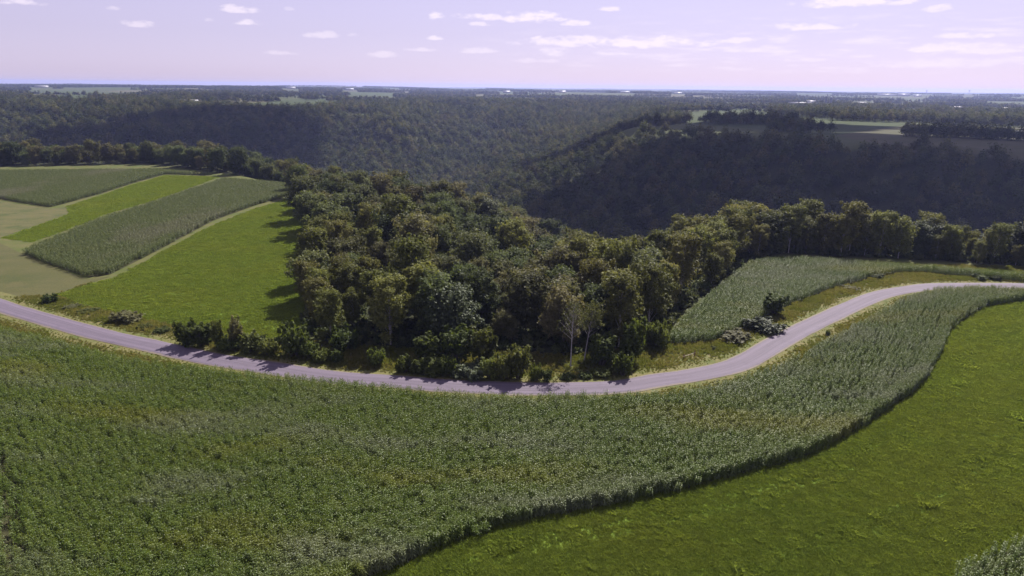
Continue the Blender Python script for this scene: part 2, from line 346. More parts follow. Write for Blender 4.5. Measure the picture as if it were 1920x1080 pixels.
M['mown'] = soil_material('mown', (.062, .066, .021), (.078, .075, .028), (.03, .14, .03), (.050, .060, .017), (.05, .05, .05), 0.05)
M['tan'] = soil_material('tan', (.094, .088, .034), (.070, .076, .024), (.06, .25, .08), (.052, .066, .018), (.1, .1, .1), 0.15)
M['verge_sheet'] = soil_material('verge_sheet', (.095, .105, .030), (.140, .125, .050), (.1, .15, .1), (.075, .095, .024), (.25, .25, .25))

# ground: wood litter, rough grass and, far off, a patchwork of fields
m, N, out = material('ground')
pos = N.n('ShaderNodeNewGeometry').outputs['Position']
wood = N.n('ShaderNodeAttribute', attribute_name='wood').outputs['Fac']
vor = N.n('ShaderNodeTexVoronoi'); vor.feature = 'F1'
N.put(vor.inputs['Vector'], N.scalevec(pos, (1 / 420., 1 / 700., 0.0))); vor.inputs['Scale'].default_value = 1.0; vor.inputs['Randomness'].default_value = 0.9
sepc = N.n('ShaderNodeSeparateColor'); N.put(sepc.inputs[0], vor.outputs['Color'])
rmp = N.n('ShaderNodeValToRGB'); N.put(rmp.inputs[0], sepc.outputs[0]); rmp.color_ramp.interpolation = 'CONSTANT'
E_ = rmp.color_ramp.elements
for _ in range(4): E_.new(0.5)
for i, (q, c) in enumerate([(0, (.045, .062, .020)), (.25, (.062, .074, .026)), (.45, (.05, .07, .022)), (.62, (.085, .082, .036)), (.74, (.052, .07, .02)), (.9, (.07, .07, .034))]):
    E_[i].position = q; E_[i].color = C4(c)
gn = N.noise(N.scalevec(pos, (.02, .05, .02)), 1.0, 5.0, 0.6)
field = N.mix(N.mr(gn, .35, .65), rmp.outputs[0], N.mix(1.0, rmp.outputs[0], C4((.8, .85, .8)), 'MULTIPLY'))
litter = N.mix(N.mr(N.noise(pos, .3, 4.0, .6), .35, .65), C4((.026, .032, .014)), C4((.038, .040, .020)))
rad_ = N.n('ShaderNodeVectorMath', operation='LENGTH'); N.put(rad_.inputs[0], pos)
rough_g = N.mix(N.mr(N.noise(pos, .12, 4.0, .6), .35, .65), C4((.070, .088, .024)), C4((.098, .098, .036)))
field = N.mix(N.mr(rad_.outputs['Value'], 650., 800.), rough_g, field)
cg = N.mix(wood, field, litter)
p = N.n('ShaderNodeBsdfPrincipled'); N.put(p.inputs['Base Color'], cg); p.inputs['Roughness'].default_value = .95
p.inputs['Specular IOR Level'].default_value = .1
m.node_tree.links.new(p.outputs[0], out.inputs[0]); M['ground'] = m

# road: old pale asphalt, darker wheel lanes along its length, crumbling edges
m, N, out = material('asphalt')
across = N.n('ShaderNodeAttribute', attribute_name='across').outputs['Fac']
along = N.n('ShaderNodeAttribute', attribute_name='along').outputs['Fac']
pos = N.n('ShaderNodeNewGeometry').outputs['Position']
sv = N.n('ShaderNodeCombineXYZ'); N.put(sv.inputs[0], N.m('MULTIPLY', across, 2.2)); N.put(sv.inputs[1], N.m('MULTIPLY', along, 0.035))
lane = N.noise(sv.outputs[0], 1.0, 4.0, .6)
ac = N.mix(N.mr(lane, .35, .65), C4((.092, .075, .100)), C4((.122, .101, .133)))
trk = N.m('ABSOLUTE', N.m('SUBTRACT', N.m('ABSOLUTE', across), 1.75))
ac = N.mix(N.m('MULTIPLY', N.mr(trk, .75, .1), .5), ac, C4((.148, .121, .160)))
ac = N.mix(N.m('MULTIPLY', N.mr(N.noise(pos, .35, 5.0, .65), .52, .68), .35), ac, C4((.078, .063, .086)))
ed = N.m('ADD', N.m('ABSOLUTE', across), N.m('MULTIPLY_ADD', N.noise(pos, .9, 4.0, .6), 1.2, -.6))
ac = N.mix(N.mr(ed, 2.65, 3.2), ac, C4((.15, .125, .09)))
hs = N.n('ShaderNodeHueSaturation'); N.put(hs.inputs['Color'], ac); N.put(hs.inputs['Value'], N.mr(N.noise(pos, 6.0, 3.0, .7), .25, .75, .85, 1.15, False))
p = N.n('ShaderNodeBsdfPrincipled'); N.put(p.inputs['Base Color'], hs.outputs[0]); p.inputs['Roughness'].default_value = .8
p.inputs['Specular IOR Level'].default_value = .3
m.node_tree.links.new(p.outputs[0], out.inputs[0]); M['asphalt'] = m

# ------------------------------------------------------------------ ground sheet
def graded(lo, hi, a, b, step, grow):
    v = list(np.arange(a, b + step * .5, step)); s = step
    while v[-1] < hi: s *= grow; v.append(v[-1] + s)
    s = step; w = []
    x = a
    while x > lo: s *= grow; x -= s; w.append(x)
    return np.array(w[::-1] + v)
gx = graded(-15000, 15000, -420, 420, 5.0, 1.035)
gy = graded(-600, 17000, -40, 620, 5.0, 1.03)
X, Y = np.meshgrid(gx, gy)
Z = TZ(X, Y)
nx, ny = len(gx), len(gy)
idx = np.arange(nx * ny).reshape(ny, nx)
Fq = np.stack([idx[:-1, :-1], idx[:-1, 1:], idx[1:, 1:], idx[1:, :-1]], -1).reshape(-1, 4)
me = mesh_np('ground', np.stack([X, Y, Z], -1).reshape(-1, 3), Fq, M['ground'], True)
cv = carve(X, Y)
woodmask = (((cv > 0.06) & ~open_upland(X, Y)) | ((np.hypot(X, Y) < 700) & ~inpoly(OPEN, X, Y))).astype(np.float32)
at = me.attributes.new('wood', 'FLOAT', 'POINT'); at.data.foreach_set('value', woodmask.ravel())
tag(link('ground', me), 'rolling farmland ground with a wooded valley', 'ground', kind='structure')

def sheet(name, poly, dz, mat, label, cat, step=5.0):
    P = np.array(poly, float)
    # densify the outline
    B = []
    for a, b in zip(P, np.roll(P, -1, 0)):
        n = max(1, int(np.hypot(*(b - a)) / step))
        for k in range(n): B.append(a + (b - a) * k / n)
    B = np.array(B)
    x0, y0 = B.min(0); x1, y1 = B.max(0)
    qx, qy = np.meshgrid(np.arange(x0, x1, step), np.arange(y0, y1, step))
    k = inpoly(poly, qx, qy); q = np.stack([qx[k], qy[k]], 1)
    d, _, _ = polydist(np.vstack([B, B[:1]]), q[:, 0], q[:, 1]) if len(q) else (np.zeros(0), 0, 0)
    q = q[d > step * .4]
    vs_ = [Vector(v) for v in B] + [Vector(v) for v in q]
    ed_ = [(i, (i + 1) % len(B)) for i in range(len(B))]
    r = geometry.delaunay_2d_cdt(vs_, ed_, [], 1, 1e-4)
    V = np.array([(v.x, v.y) for v in r[0]]); z = TZ(V[:, 0], V[:, 1]) + dz
    o = link(name, mesh_np(name, np.column_stack([V, z]), np.array([list(t) for t in r[2] if len(t) == 3]), mat, True))
    return tag(o, label, cat, kind='structure')
sheet('hay_field', HAY_RIGHT, .05, M['hay_sheet'], 'bright green hay field filling the lower right corner', 'field')
sheet('hay_field', HAY_LEFT, .05, M['hay_sheet'], 'bright green hay field between the corn strip and the wood', 'field')
sheet('hay_field', HAY_STRIP, .05, M['hay_sheet'], 'narrow bright green hay strip between two cornfields', 'field')
sheet('mown_field', MOWN, .06, M['mown'], 'pale mown stubble patch below the dark end of the corn strip', 'field')
sheet('tan_bank', TAN_BANK, .06, M['tan'], 'tan dry grass bank at the left edge below the far corn', 'field')
for nm, P_ in (('front', CORN_MAIN), ('near', CORN_NEAR), ('strip', CORN_STRIP), ('back', CORN_BACKFIELD), ('bend', CORN_BEND)):
    sheet('field_soil', P_, .10, M['soil_corn'], {'front': 'dark soil under the long foreground corn', 'near': 'dark soil under the corner corn', 'strip': 'dark soil under the corn strip between the hay fields',
          'back': 'dark soil under the far corn below the tree line', 'bend': 'dark soil under the corn inside the road bend'}[nm], 'soil')

# ------------------------------------------------------------------ road and verges
def ribbon(name, line, offs, dz, mat, attrs=False):
    L = np.array(line); t = np.gradient(L, axis=0); t /= np.hypot(*t.T)[:, None]; nrm = np.stack([-t[:, 1], t[:, 0]], 1)
    V = []; ac = []; al = []
    for k, (o, h) in enumerate(offs):
        Q = L + nrm * (o[:, None] if hasattr(o, '__len__') else o)
        V.append(np.column_stack([Q, TZ(L[:, 0], L[:, 1]) + dz + h])); ac.append(np.zeros(len(L)) + o); al.append(np.arange(len(L)) * 2.0)
    n = len(L); m_ = len(offs)
    V = np.concatenate(V); I = np.arange(n * m_).reshape(m_, n)
    Fq = np.stack([I[:-1, :-1], I[:-1, 1:], I[1:, 1:], I[1:, :-1]], -1).reshape(-1, 4)
    me = mesh_np(name, V, Fq, mat, True)
    if attrs:
        for nm, v in (('across', ac), ('along', al)):
            a_ = me.attributes.new(nm, 'FLOAT', 'POINT'); a_.data.foreach_set('value', np.concatenate(v).astype(np.float32))
    return link(name, me)
n_ = len(ROAD_C); s_ = np.arange(n_) * 2.0
jl = (vnoise(s_, 0 * s_, 5, 31) - .5) * .5; jr = (vnoise(s_, 0 * s_, 5, 32) - .5) * .5
tag(ribbon('road', ROAD_C, [(-3.25 + jr, .0), (-2.95, .07), (-1.5, .12), (0, .15), (1.5, .12), (2.95, .07), (3.25 + jl, .0)], .16, M['asphalt'], True), 'pale lavender grey asphalt road curving across the middle', 'road', kind='structure')
jl = (vnoise(s_, 0 * s_, 9, 33) - .5) * 1.5
tag(ribbon('verge', ROAD_C, [(-9.5 + jl, -.05), (-5, .02), (0, .02), (5, .02), (10 + jl, -.05)], .09, M['verge_sheet']), 'strip of dry green grass along both sides of the road', 'verge', kind='structure')

# ------------------------------------------------------------------ scattering (crops, grass, far woods: what nobody could count)
PROTO = {}
def proto(name, mes):
    c = bpy.data.collections.new(name)
    for i, me in enumerate(mes):
        c.objects.link(bpy.data.objects.new('%s_%02d' % (name, i), me))
    PROTO[name] = (c, len(mes))
def gn_tree(cname):
    g = bpy.data.node_groups.new('scatter_' + cname, 'GeometryNodeTree')
    g.interface.new_socket('Geometry', in_out='INPUT', socket_type='NodeSocketGeometry')
    g.interface.new_socket('Geometry', in_out='OUTPUT', socket_type='NodeSocketGeometry')
    n = g.nodes; L = g.links.new
    gi = n.new('NodeGroupInput'); go = n.new('NodeGroupOutput')
    ci = n.new('GeometryNodeCollectionInfo'); ci.inputs['Collection'].default_value = PROTO[cname][0]
    ci.inputs['Separate Children'].default_value = True; ci.inputs['Reset Children'].default_value = True
    ip = n.new('GeometryNodeInstanceOnPoints'); ip.inputs['Pick Instance'].default_value = True
    def attr(nm, t):
        a = n.new('GeometryNodeInputNamedAttribute'); a.data_type = t; a.inputs['Name'].default_value = nm; return a.outputs['Attribute']
    L(gi.outputs[0], ip.inputs['Points']); L(ci.outputs[0], ip.inputs['Instance'])
    L(attr('idx', 'INT'), ip.inputs['Instance Index'])
    e2r = n.new('FunctionNodeEulerToRotation'); L(attr('rot', 'FLOAT_VECTOR'), e2r.inputs[0])
    L(e2r.outputs[0], ip.inputs['Rotation']); L(attr('scl', 'FLOAT_VECTOR'), ip.inputs['Scale'])
    L(ip.outputs[0], go.inputs[0])
    return g
GN = {}
def scatter(name, cname, pts, rot, scl, label, cat, idx=None):
    n = len(pts)
    me = bpy.data.meshes.new(name); me.vertices.add(n); me.vertices.foreach_set('co', np.asarray(pts, np.float32).ravel())
    if idx is None: idx = rng.integers(0, PROTO[cname][1], n)
    scl = np.asarray(scl, np.float32)
    if scl.ndim == 1: scl = np.repeat(scl[:, None], 3, 1)
    for nm, t, v, key in (('rot', 'FLOAT_VECTOR', rot, 'vector'), ('scl', 'FLOAT_VECTOR', scl, 'vector'), ('idx', 'INT', idx, 'value')):
        a = me.attributes.new(nm, t, 'POINT'); a.data.foreach_set(key, np.ascontiguousarray(v, np.int32 if t == 'INT' else np.float32).ravel())
    o = link(name, me)
    if cname not in GN: GN[cname] = gn_tree(cname)
    md = o.modifiers.new('scatter', 'NODES'); md.node_group = GN[cname]
    return tag(o, label, cat, kind='stuff')

# ---- corn: a metre of row with five plants
def corn_segment(seed, length, plants, leaves, hgt, wide=.075):
    r = np.random.default_rng(seed); V = []; F = []; var = []
    def add(vs_, fs, v):
        b = len(V); V.extend(vs_); var.extend([v] * len(vs_)); F.extend([[i + b for i in q] for q in fs])
    for k in range(plants):
        px = (k + .5) / plants * length - length / 2 + r.normal(0, .04); py = r.normal(0, .05)
        h = hgt * r.uniform(.88, 1.06); lean = r.normal(0, .08, 2); v = r.uniform(0, 1)
        def at_(t): return np.array([px + lean[0] * t * t * h, py + lean[1] * t * t * h, t * h])
        a, b = at_(.0), at_(.93); w = .018
        add([a + (w, 0, 0), a - (w, 0, 0), b - (w * .5, 0, 0), b + (w * .5, 0, 0)], [[0, 1, 2, 3]], v)
        for q in range(3):
            t0 = at_(.92); dr = np.array([r.normal(0, .10), r.normal(0, .10), r.uniform(.18, .32)]); s = np.array([.014, .014, 0])
            add([t0 - s, t0 + s, t0 + dr + s * .6, t0 + dr - s * .6], [[0, 1, 2, 3]], .95)
        ph = r.uniform(0, math.pi)
        for q in range(leaves):
            t = .10 + .84 * (q + r.uniform(0, .6)) / leaves
            an = ph + (q % 2) * math.pi + r.normal(0, .45)
            ln = r.uniform(.45, .70) * (1.0 - .35 * max(0, t - .7) / .3); c, s = math.cos(an), math.sin(an)
            o = at_(t); rise = r.uniform(.5, 1.0); droop = r.uniform(.9, 1.6)
            pts = []
            for u in (0, .38, .72, 1.0):
                d = ln * u * (1 - .12 * u); z = ln * (rise * u - droop * u * u)
                pts.append((o + (c * d, s * d, z), wide * (1.0, 1.15, .8, .08)[len(pts)] * .62))
            sd = np.array([-s, c, 0]); vv = []
            tw = r.normal(0, .35)
            for pnt, w_ in pts:
                sd2 = sd * math.cos(tw) + np.array([0, 0, 1]) * math.sin(tw); vv += [pnt - sd2 * w_, pnt + sd2 * w_]
            add(vv, [[0, 1, 3, 2], [2, 3, 5, 4], [4, 5, 7, 6]], min(1, max(0, v * .6 + r.uniform(0, .4))))
    return np.array(V), np.array(F), np.array(var)
def corn_mesh(nm, mat, *a, **k):
    V, F_, v = corn_segment(*a, **k); return mesh_np(nm, V, F_, mat, False, v)
proto('corn_row', [corn_mesh('corn_row', M['corn'], 40 + i, 1.0, 6, 11, 2.65) for i in range(6)])
proto('corn_block', [corn_mesh('corn_block', M['corn_far'], 60 + i, 1.6, 7, 8, 2.5, wide=.11) for i in range(5)])
def crop(name, cname, poly, line, nrow, step, space, label, sgn=1, tracks=(), lay=0.0, start=0.4, jit=.04):
    """rows parallel to a guide line"""
    L = smooth_line(line, step); t = np.gradient(L, axis=0); t /= np.hypot(*t.T)[:, None]; nr = np.stack([-t[:, 1], t[:, 0]], 1) * sgn
    out = []
    for k in range(nrow):
        Q = L + nr * (start + k * space); d = np.diff(Q, axis=0); s = np.concatenate([[0], np.cumsum(np.hypot(*d.T))])
        q = np.arange(rng.uniform(0, step), s[-1], step)
        x = np.interp(q, s, Q[:, 0]); y = np.interp(q, s, Q[:, 1]); an = np.arctan2(np.interp(q, s, t[:, 1]), np.interp(q, s, t[:, 0]))
        out.append(np.stack([x, y, an], 1))
    A = np.concatenate(out)
    A = A[inpoly(poly, A[:, 0], A[:, 1]) & inview(A[:, 0], A[:, 1])]
    for (x0, y0, x1, y1, w) in tracks:
        d, _, _ = polydist([(x0, y0), (x1, y1)], A[:, 0], A[:, 1]); A = A[d > w]
    n = len(A)
    A = A[rng.uniform(size=n) > .025]; n = len(A)
    A[:, :2] += rng.normal(0, 1, (n, 2)) * np.interp(A[:, :1], [0, 100], [.2, jit])
    z = TZ(A[:, 0], A[:, 1]) + .1
    drift = vnoise(A[:, 0], A[:, 1] * 2.2, 14, 41); dr2 = vnoise(A[:, 0], A[:, 1], 5, 42)
    rot = np.stack([rng.normal(0, .07, n) + lay * (drift - .45) * 1.6, rng.normal(0, .07, n) + lay * (dr2 - .5), A[:, 2] + np.where(rng.uniform(size=n) > .5, math.pi, 0)], 1)
    sc = rng.uniform(.9, 1.06, n) * (.90 + .2 * vnoise(A[:, 0], A[:, 1], 18, 43))
    return scatter(name, cname, np.column_stack([A[:, :2], z]), rot, np.stack([np.ones(n), np.interp(A[:, 0], [0, 130], [.95, .55]), sc], 1), label, 'corn'), n
CNT = {}
_, CNT['front'] = crop('corn_crop', 'corn_row', CORN_MAIN, ROADMID, 165, 1.0, .9, 'long strip of tall green corn sweeping along the near side of the road', -1,
                       tracks=[(-85.7, 102.9, -60.5, 68.7, 0.5), (-79.0, 96.2, -59.1, 68.7, 0.4)], lay=.35, start=4.0)
edge = smooth_line(CORN_FRONT, 1.0)
_, CNT['edge'] = crop('corn_edge', 'corn_row', CORN_MAIN, CORN_FRONT, 4, .8, .55, 'dense outer rows of corn along the dark edge above the hay', 1, start=.45)
_, CNT['near'] = crop('corn_crop', 'corn_row', CORN_NEAR, [(10, 51.8), (150, 118)], 52, 1.0, .9, 'patch of pale corn cut off by the lower right corner', -1, start=-12)
_, CNT['strip'] = crop('corn_crop', 'corn_block', CORN_STRIP, [(-125, 195), (-128, 300), (-112, 450)], 90, 1.6, .95, 'strip of grey green corn between the two bright hay fields', 1, start=-8, lay=.15)
_, CNT['back'] = crop('corn_crop', 'corn_block', CORN_BACKFIELD, [(-190, 330), (-190, 500)], 190, 1.6, 1.1, 'far grey green cornfield below the tree line at left', 1, start=0, lay=.15)
_, CNT['bend'] = crop('corn_crop', 'corn_row', CORN_BEND, [(30, 148), (62, 168), (100, 204), (135, 224), (215, 196)], 64, 1.0, .9, 'green corn inside the bend of the road in front of the tree row', 1, start=-3)

# ---- grass
def tuft(seed, n, rad, h, w, lean=.5, leafy=0.0):
    r = np.random.default_rng(seed); V = []; F = []; var = []
    for k in range(n):
        a = r.uniform(0, 6.283); d = rad * math.sqrt(r.uniform()); b = np.array([d * math.cos(a), d * math.sin(a), 0])
        hh = h * r.uniform(.5, 1.1); an = r.uniform(0, 6.283); tip = b + np.array([math.cos(an) * lean * hh, math.sin(an) * lean * hh, hh])
        s = np.array([-math.sin(an), math.cos(an), 0]) * w; mid = (b + tip) / 2 + (0, 0, .12 * hh); i = len(V)
        V += [b - s * .6, b + s * .6, mid + s, tip, mid - s]; F.append([i, i + 1, i + 2, i + 3, i + 4]); var += [r.uniform()] * 5
    return np.array(V), np.array(F), np.array(var)
proto('hay_tuft', [mesh_np('hay_tuft', *(lambda q: (q[0], q[1]))(t), M['hay'], False, t[2]) for t in (tuft(80 + i, 130, .75, .30, .035, 1.0) for i in range(4))])
proto('hay_patch', [mesh_np('hay_patch', t[0], t[1], M['hay'], False, t[2]) for t in (tuft(90 + i, 130, 1.3, .30, .07, 1.0) for i in range(4))])
proto('verge_tuft', [mesh_np('verge_tuft', t[0], t[1], M['verge'], False, t[2]) for t in (tuft(100 + i, 60, .5, .62, .03, .5) for i in range(4))])
def spread(poly, sp, view=True):
    P = np.array(poly); x0, y0 = P.min(0); x1, y1 = P.max(0)
    gx_, gy_ = np.meshgrid(np.arange(x0, x1, sp), np.arange(y0, y1, sp))
    x = gx_.ravel() + rng.uniform(-.5, .5, gx_.size) * sp; y = gy_.ravel() + rng.uniform(-.5, .5, gx_.size) * sp
    k = inpoly(poly, x, y)
    if view: k &= inview(x, y)
    return x[k], y[k]
def flat_scatter(name, cname, x, y, s, label, cat, dz=.05, tilt=.1):
    n = len(x)
    rot = np.stack([rng.normal(0, tilt, n), rng.normal(0, tilt, n), rng.uniform(0, 6.283, n)], 1)
    return scatter(name, cname, np.column_stack([x, y, TZ(x, y) + dz]), rot, s, label, cat)
x, y = spread(HAY_RIGHT, .70); k = ~inpoly(CORN_NEAR, x, y); x, y = x[k], y[k]
s = rng.uniform(.88, 1.1, len(x))
dE, sE, pE = polydist(CORN_FRONT, x, y)
wv = 1.6 * vnoise(x, y, 30, 52); trk = np.zeros(len(x), bool)
for o_ in (3.6, 5.5, 16.0, 18.0, 29.0, 31.0, 42.0, 44.0): trk |= np.abs(dE - o_ - wv) < (.5 if o_ < 8 else .35)
s = np.where(trk, s * np.where(vnoise(x, y, 4, 53) > .55, 1.5, .45), s)
CNT['hay'] = len(x)
s = np.where(rng.uniform(size=len(x)) < .03 + .05 * (vnoise(x, y, 9, 56) > .62), s * rng.uniform(1.2, 1.6, len(x)), s) * (.9 + .2 * vnoise(x, y, 2.2, 57))
flat_scatter('hay_grass', 'hay_tuft', x, y, s, 'bright green hay growth covering the lower right field', 'grass')
x, y = spread(HAY_LEFT, 1.35); s = rng.uniform(.88, 1.1, len(x)); CNT['hayl'] = len(x)
flat_scatter('hay_grass', 'hay_patch', x, y, s, 'bright green hay growth between the corn strip and the wood', 'grass')
x, y = spread(HAY_STRIP, 1.3); s = rng.uniform(.7, 1.2, len(x)); flat_scatter('hay_grass', 'hay_patch', x, y, s, 'hay growth on the narrow strip between two cornfields', 'grass')
# verge growth beside the road, in the gap to the wood and on the tan bank
vp = []
xx, yy = np.meshgrid(np.arange(-215, 215, .62), np.arange(118, 262, .62)); xx = xx.ravel() + rng.uniform(-.3, .3, xx.size); yy = yy.ravel() + rng.uniform(-.3, .3, yy.size)
dR, sR, pR = polydist(ROAD_C, xx, yy)
k = (dR > 3.5) & inpoly(OPEN, xx, yy) & inview(xx, yy) & (dR < 26)
for P_ in (CORN_MAIN, HAY_LEFT, CORN_BEND, MOWN, HAY_RIGHT, CORN_STRIP): k &= ~inpoly(P_, xx, yy)
xx, yy, dR = xx[k], yy[k], dR[k]
k = rng.uniform(size=len(xx)) < np.where(dR < 4.6, .45, .85); xx, yy, dR = xx[k], yy[k], dR[k]
s = rng.uniform(.35, .9, len(xx)) * np.clip(.35 + (dR - 3.4) / 4.5, .35, 1.25) * (.6 + .9 * vnoise(xx, yy, 6, 55)); CNT['verge'] = len(xx)
flat_scatter('verge_grass', 'verge_tuft', xx, yy, s, 'rough tan and green grass on the roadside verges', 'grass', .1)

# ------------------------------------------------------------------ trees
def tube(V, F, pts, rad, sides=5):
    pts = [np.asarray(q, float) for q in pts]; b0 = len(V)
    for i, q in enumerate(pts):
        d = pts[min(i + 1, len(pts) - 1)] - pts[max(i - 1, 0)]; d /= np.linalg.norm(d) + 1e-9
        a = np.cross(d, (0.31, 0.95, 0.05)); a /= np.linalg.norm(a) + 1e-9; b = np.cross(d, a)
        for k in range(sides):
            t = 6.283 * k / sides; V.append(q + (a * math.cos(t) + b * math.sin(t)) * rad[i])
    for i in range(len(pts) - 1):
        for k in range(sides):
            F.append([b0 + i * sides + k, b0 + i * sides + (k + 1) % sides, b0 + (i + 1) * sides + (k + 1) % sides, b0 + (i + 1) * sides + k])
def cards(r, cen, rad, n, size, flat=1.0, outw=.5):
    """n leaf-spray diamonds through an ellipsoid, thicker towards its skin"""
    d = r.normal(size=(n, 3)); d /= np.linalg.norm(d, axis=1)[:, None]
    rr = np.clip(np.abs(r.normal(.74, .30, n)), .1, 1.45)
    p = cen + d * rr[:, None] * np.array([rad, rad, rad * flat])
    nm = d * outw + r.normal(size=(n, 3)) * .55 + (0, 0, .75); nm /= np.linalg.norm(nm, axis=1)[:, None]
    a = np.cross(nm, r.normal(size=(n, 3))); a /= np.linalg.norm(a, axis=1)[:, None]; b = np.cross(nm, a)
    s = size * r.uniform(.6, 1.35, n)[:, None]
    V = np.stack([p - a * s, p + b * s * .55 + nm * s * .15, p + a * s, p - b * s * .55 + nm * s * .15], 1).reshape(-1, 3)
    return V, np.repeat(r.uniform(0, 1, n), 4)
def make_tree(seed, h, crad, base, lobes, leaf, ncard, up=.35, flat=.8, bark='bark', leafmat='leaf_oak', trunk_r=.22, lob=(.3, .5), narrow=.0):
    r = np.random.default_rng(seed); V = []; F = []
    bend = r.normal(0, .06, 2) * h; squash = r.uniform(.75, 1.2, 2)
    def tr(t): return np.array([bend[0] * t * t, bend[1] * t * t, h * t])
    tube(V, F, [tr(t) for t in (0, .03, .3, .6, .88)], [trunk_r * 1.5, trunk_r, trunk_r * .8, trunk_r * .5, trunk_r * .15], 6)
    cV = []; cv_ = []; per = ncard // lobes
    for k in range(lobes):
        t = base + (.93 - base) * ((k + r.uniform(0, 1)) / lobes)
        u = (t - base) / (1 - base); prof = (math.sin(math.pi * min(1, u * .56 + .28)) ** .55) if not narrow else (1 - u) ** .55 * .9 + .1
        an = k * 2.399 + r.normal(0, .4); dist = crad * prof * r.uniform(.35, .78)
        c = tr(t) + np.array([math.cos(an) * dist * squash[0], math.sin(an) * dist * squash[1], r.normal(0, .05) * h])
        st = tr(max(.12, t - up * dist / h * 1.6 - .05))
        md = (st + c) / 2 + (0, 0, .04 * h)
        tube(V, F, [st, md, c], [trunk_r * .36, trunk_r * .22, trunk_r * .06], 4)
        lr = crad * r.uniform(*lob) * (.7 + .3 * prof)
        lr *= r.uniform(.72, 1.15)
        a_, b_ = cards(r, c, lr, int(per * .7), leaf, flat * r.uniform(.8, 1.25)); cV.append(a_); cv_.append(b_)
        for q in range(3):      # side sprays break the outline
            e = c + np.array([math.cos(an + r.normal(0, .9)), math.sin(an + r.normal(0, .9)), r.uniform(-.2, 1.0)]) * lr * r.uniform(.7, 1.25)
            a_, b_ = cards(r, e, lr * r.uniform(.22, .4), int(per * .12), leaf, r.uniform(.8, 1.7)); cV.append(a_); cv_.append(b_)
    a_, b_ = cards(r, tr(.90), crad * .42, int(per * 1.3), leaf, .95); cV.append(a_); cv_.append(b_)
    cV = np.concatenate(cV); cv_ = np.concatenate(cv_)
    fq = np.arange(len(cV)).reshape(-1, 4)
    return (mesh_np('crown', cV, fq, M[leafmat], False, cv_), mesh_np('trunk', np.array(V), np.array(F), M[bark], True))
TREES = {
 'oak': [make_tree(200 + i, (14.5, 13, 15.5, 12)[i], (6.4, 6.0, 5.8, 5.6)[i], .20, 24, .36, 9500, leafmat='leaf_oak', flat=.75, trunk_r=.26) for i in range(4)],
 'aspen': [make_tree(220 + i, (17.5, 16, 18.5, 15)[i], (4.2, 3.9, 4.5, 4.0)[i], .24, 26, .32, 8500, leafmat='leaf_aspen', bark='bark_pale', flat=1.05, up=.6, trunk_r=.17, lob=(.32, .5)) for i in range(4)],
 'ash': [make_tree(240 + i, (14, 15.5, 12.5)[i], (5.6, 5.2, 5.6)[i], .22, 24, .33, 9000, leafmat='leaf_ash', flat=.95, up=.5, trunk_r=.2) for i in range(3)],
 'grey': [make_tree(260 + i, (13, 14.5)[i], (5.6, 5.2)[i], .2, 22, .36, 8500, leafmat='leaf_grey', flat=.9, trunk_r=.22) for i in range(2)],
}
def shrub_mesh(seed, rad, h, n, leaf, mat, lobes=11, tall=False):
    r = np.random.default_rng(seed); V = []; F = []; cV = []; cv_ = []
    for k in range(lobes):
        an = k * 2.4 + r.normal(0, .3); d = rad * math.sqrt((k + .2) / lobes) * (.62 if tall else .74)
        z = h * (r.uniform(.18, .85) if tall else .72 * (1 - .55 * (d / rad) ** 2) * r.uniform(.55, 1.05))
        lr = rad * r.uniform(.28, .48)
        c = np.array([math.cos(an) * d, math.sin(an) * d, max(z, lr * .5)]); tube(V, F, [(c[0] * .15, c[1] * .15, -.1), (c[0] * .6, c[1] * .6, c[2] * .5), c], [.05, .04, .012], 4)
        a_, b_ = cards(r, c, lr, n // lobes, leaf, r.uniform(.75, 1.05)); cV.append(a_); cv_.append(b_)
        # a few shoots stand out of the outline
        e = c + np.array([math.cos(an) * lr * .7, math.sin(an) * lr * .7, lr * r.uniform(.6, 1.25)])
        a_, b_ = cards(r, e, lr * .3, n // lobes // 6, leaf, 1.5); cV.append(a_); cv_.append(b_)
    cV = np.concatenate(cV); cV[:, 2] = np.maximum(cV[:, 2], .02)
    return mesh_np('foliage', cV, np.arange(len(cV)).reshape(-1, 4), M[mat], False, np.concatenate(cv_)), mesh_np('stem', np.array(V), np.array(F), M['bark'], True)
SHRUB = {k_: [shrub_mesh(sd_ + i, 1.0, 1.15, 1900, .115, mt) for i in range(3)] for k_, sd_, mt in (('green', 300, 'leaf_shrub'), ('dark', 310, 'leaf_dark'), ('grey', 320, 'leaf_grey'), ('brown', 330, 'leaf_ash'))}
SHRUB_TALL = {k_: [shrub_mesh(sd_ + i, 1.0, 2.2, 2400, .12, mt, 15, True) for i in range(2)] for k_, sd_, mt in (('green', 350, 'leaf_shrub'), ('dark', 355, 'leaf_dark'), ('brown', 360, 'leaf_ash'), ('grey', 365, 'leaf_grey'))}
def place(name, meshes, parts, loc, rz, scale, label, cat, group):
    e = bpy.data.objects.new(name, None); COL.objects.link(e); e.location = loc; e.rotation_euler = (0, 0, rz)
    e.scale = scale if hasattr(scale, '__len__') else (scale,) * 3
    e.empty_display_size = .5
    tag(e, label, cat, group)
    for nm, me in zip(parts, meshes):
        o = bpy.data.objects.new(nm, me); COL.objects.link(o); o.parent = e
    return e
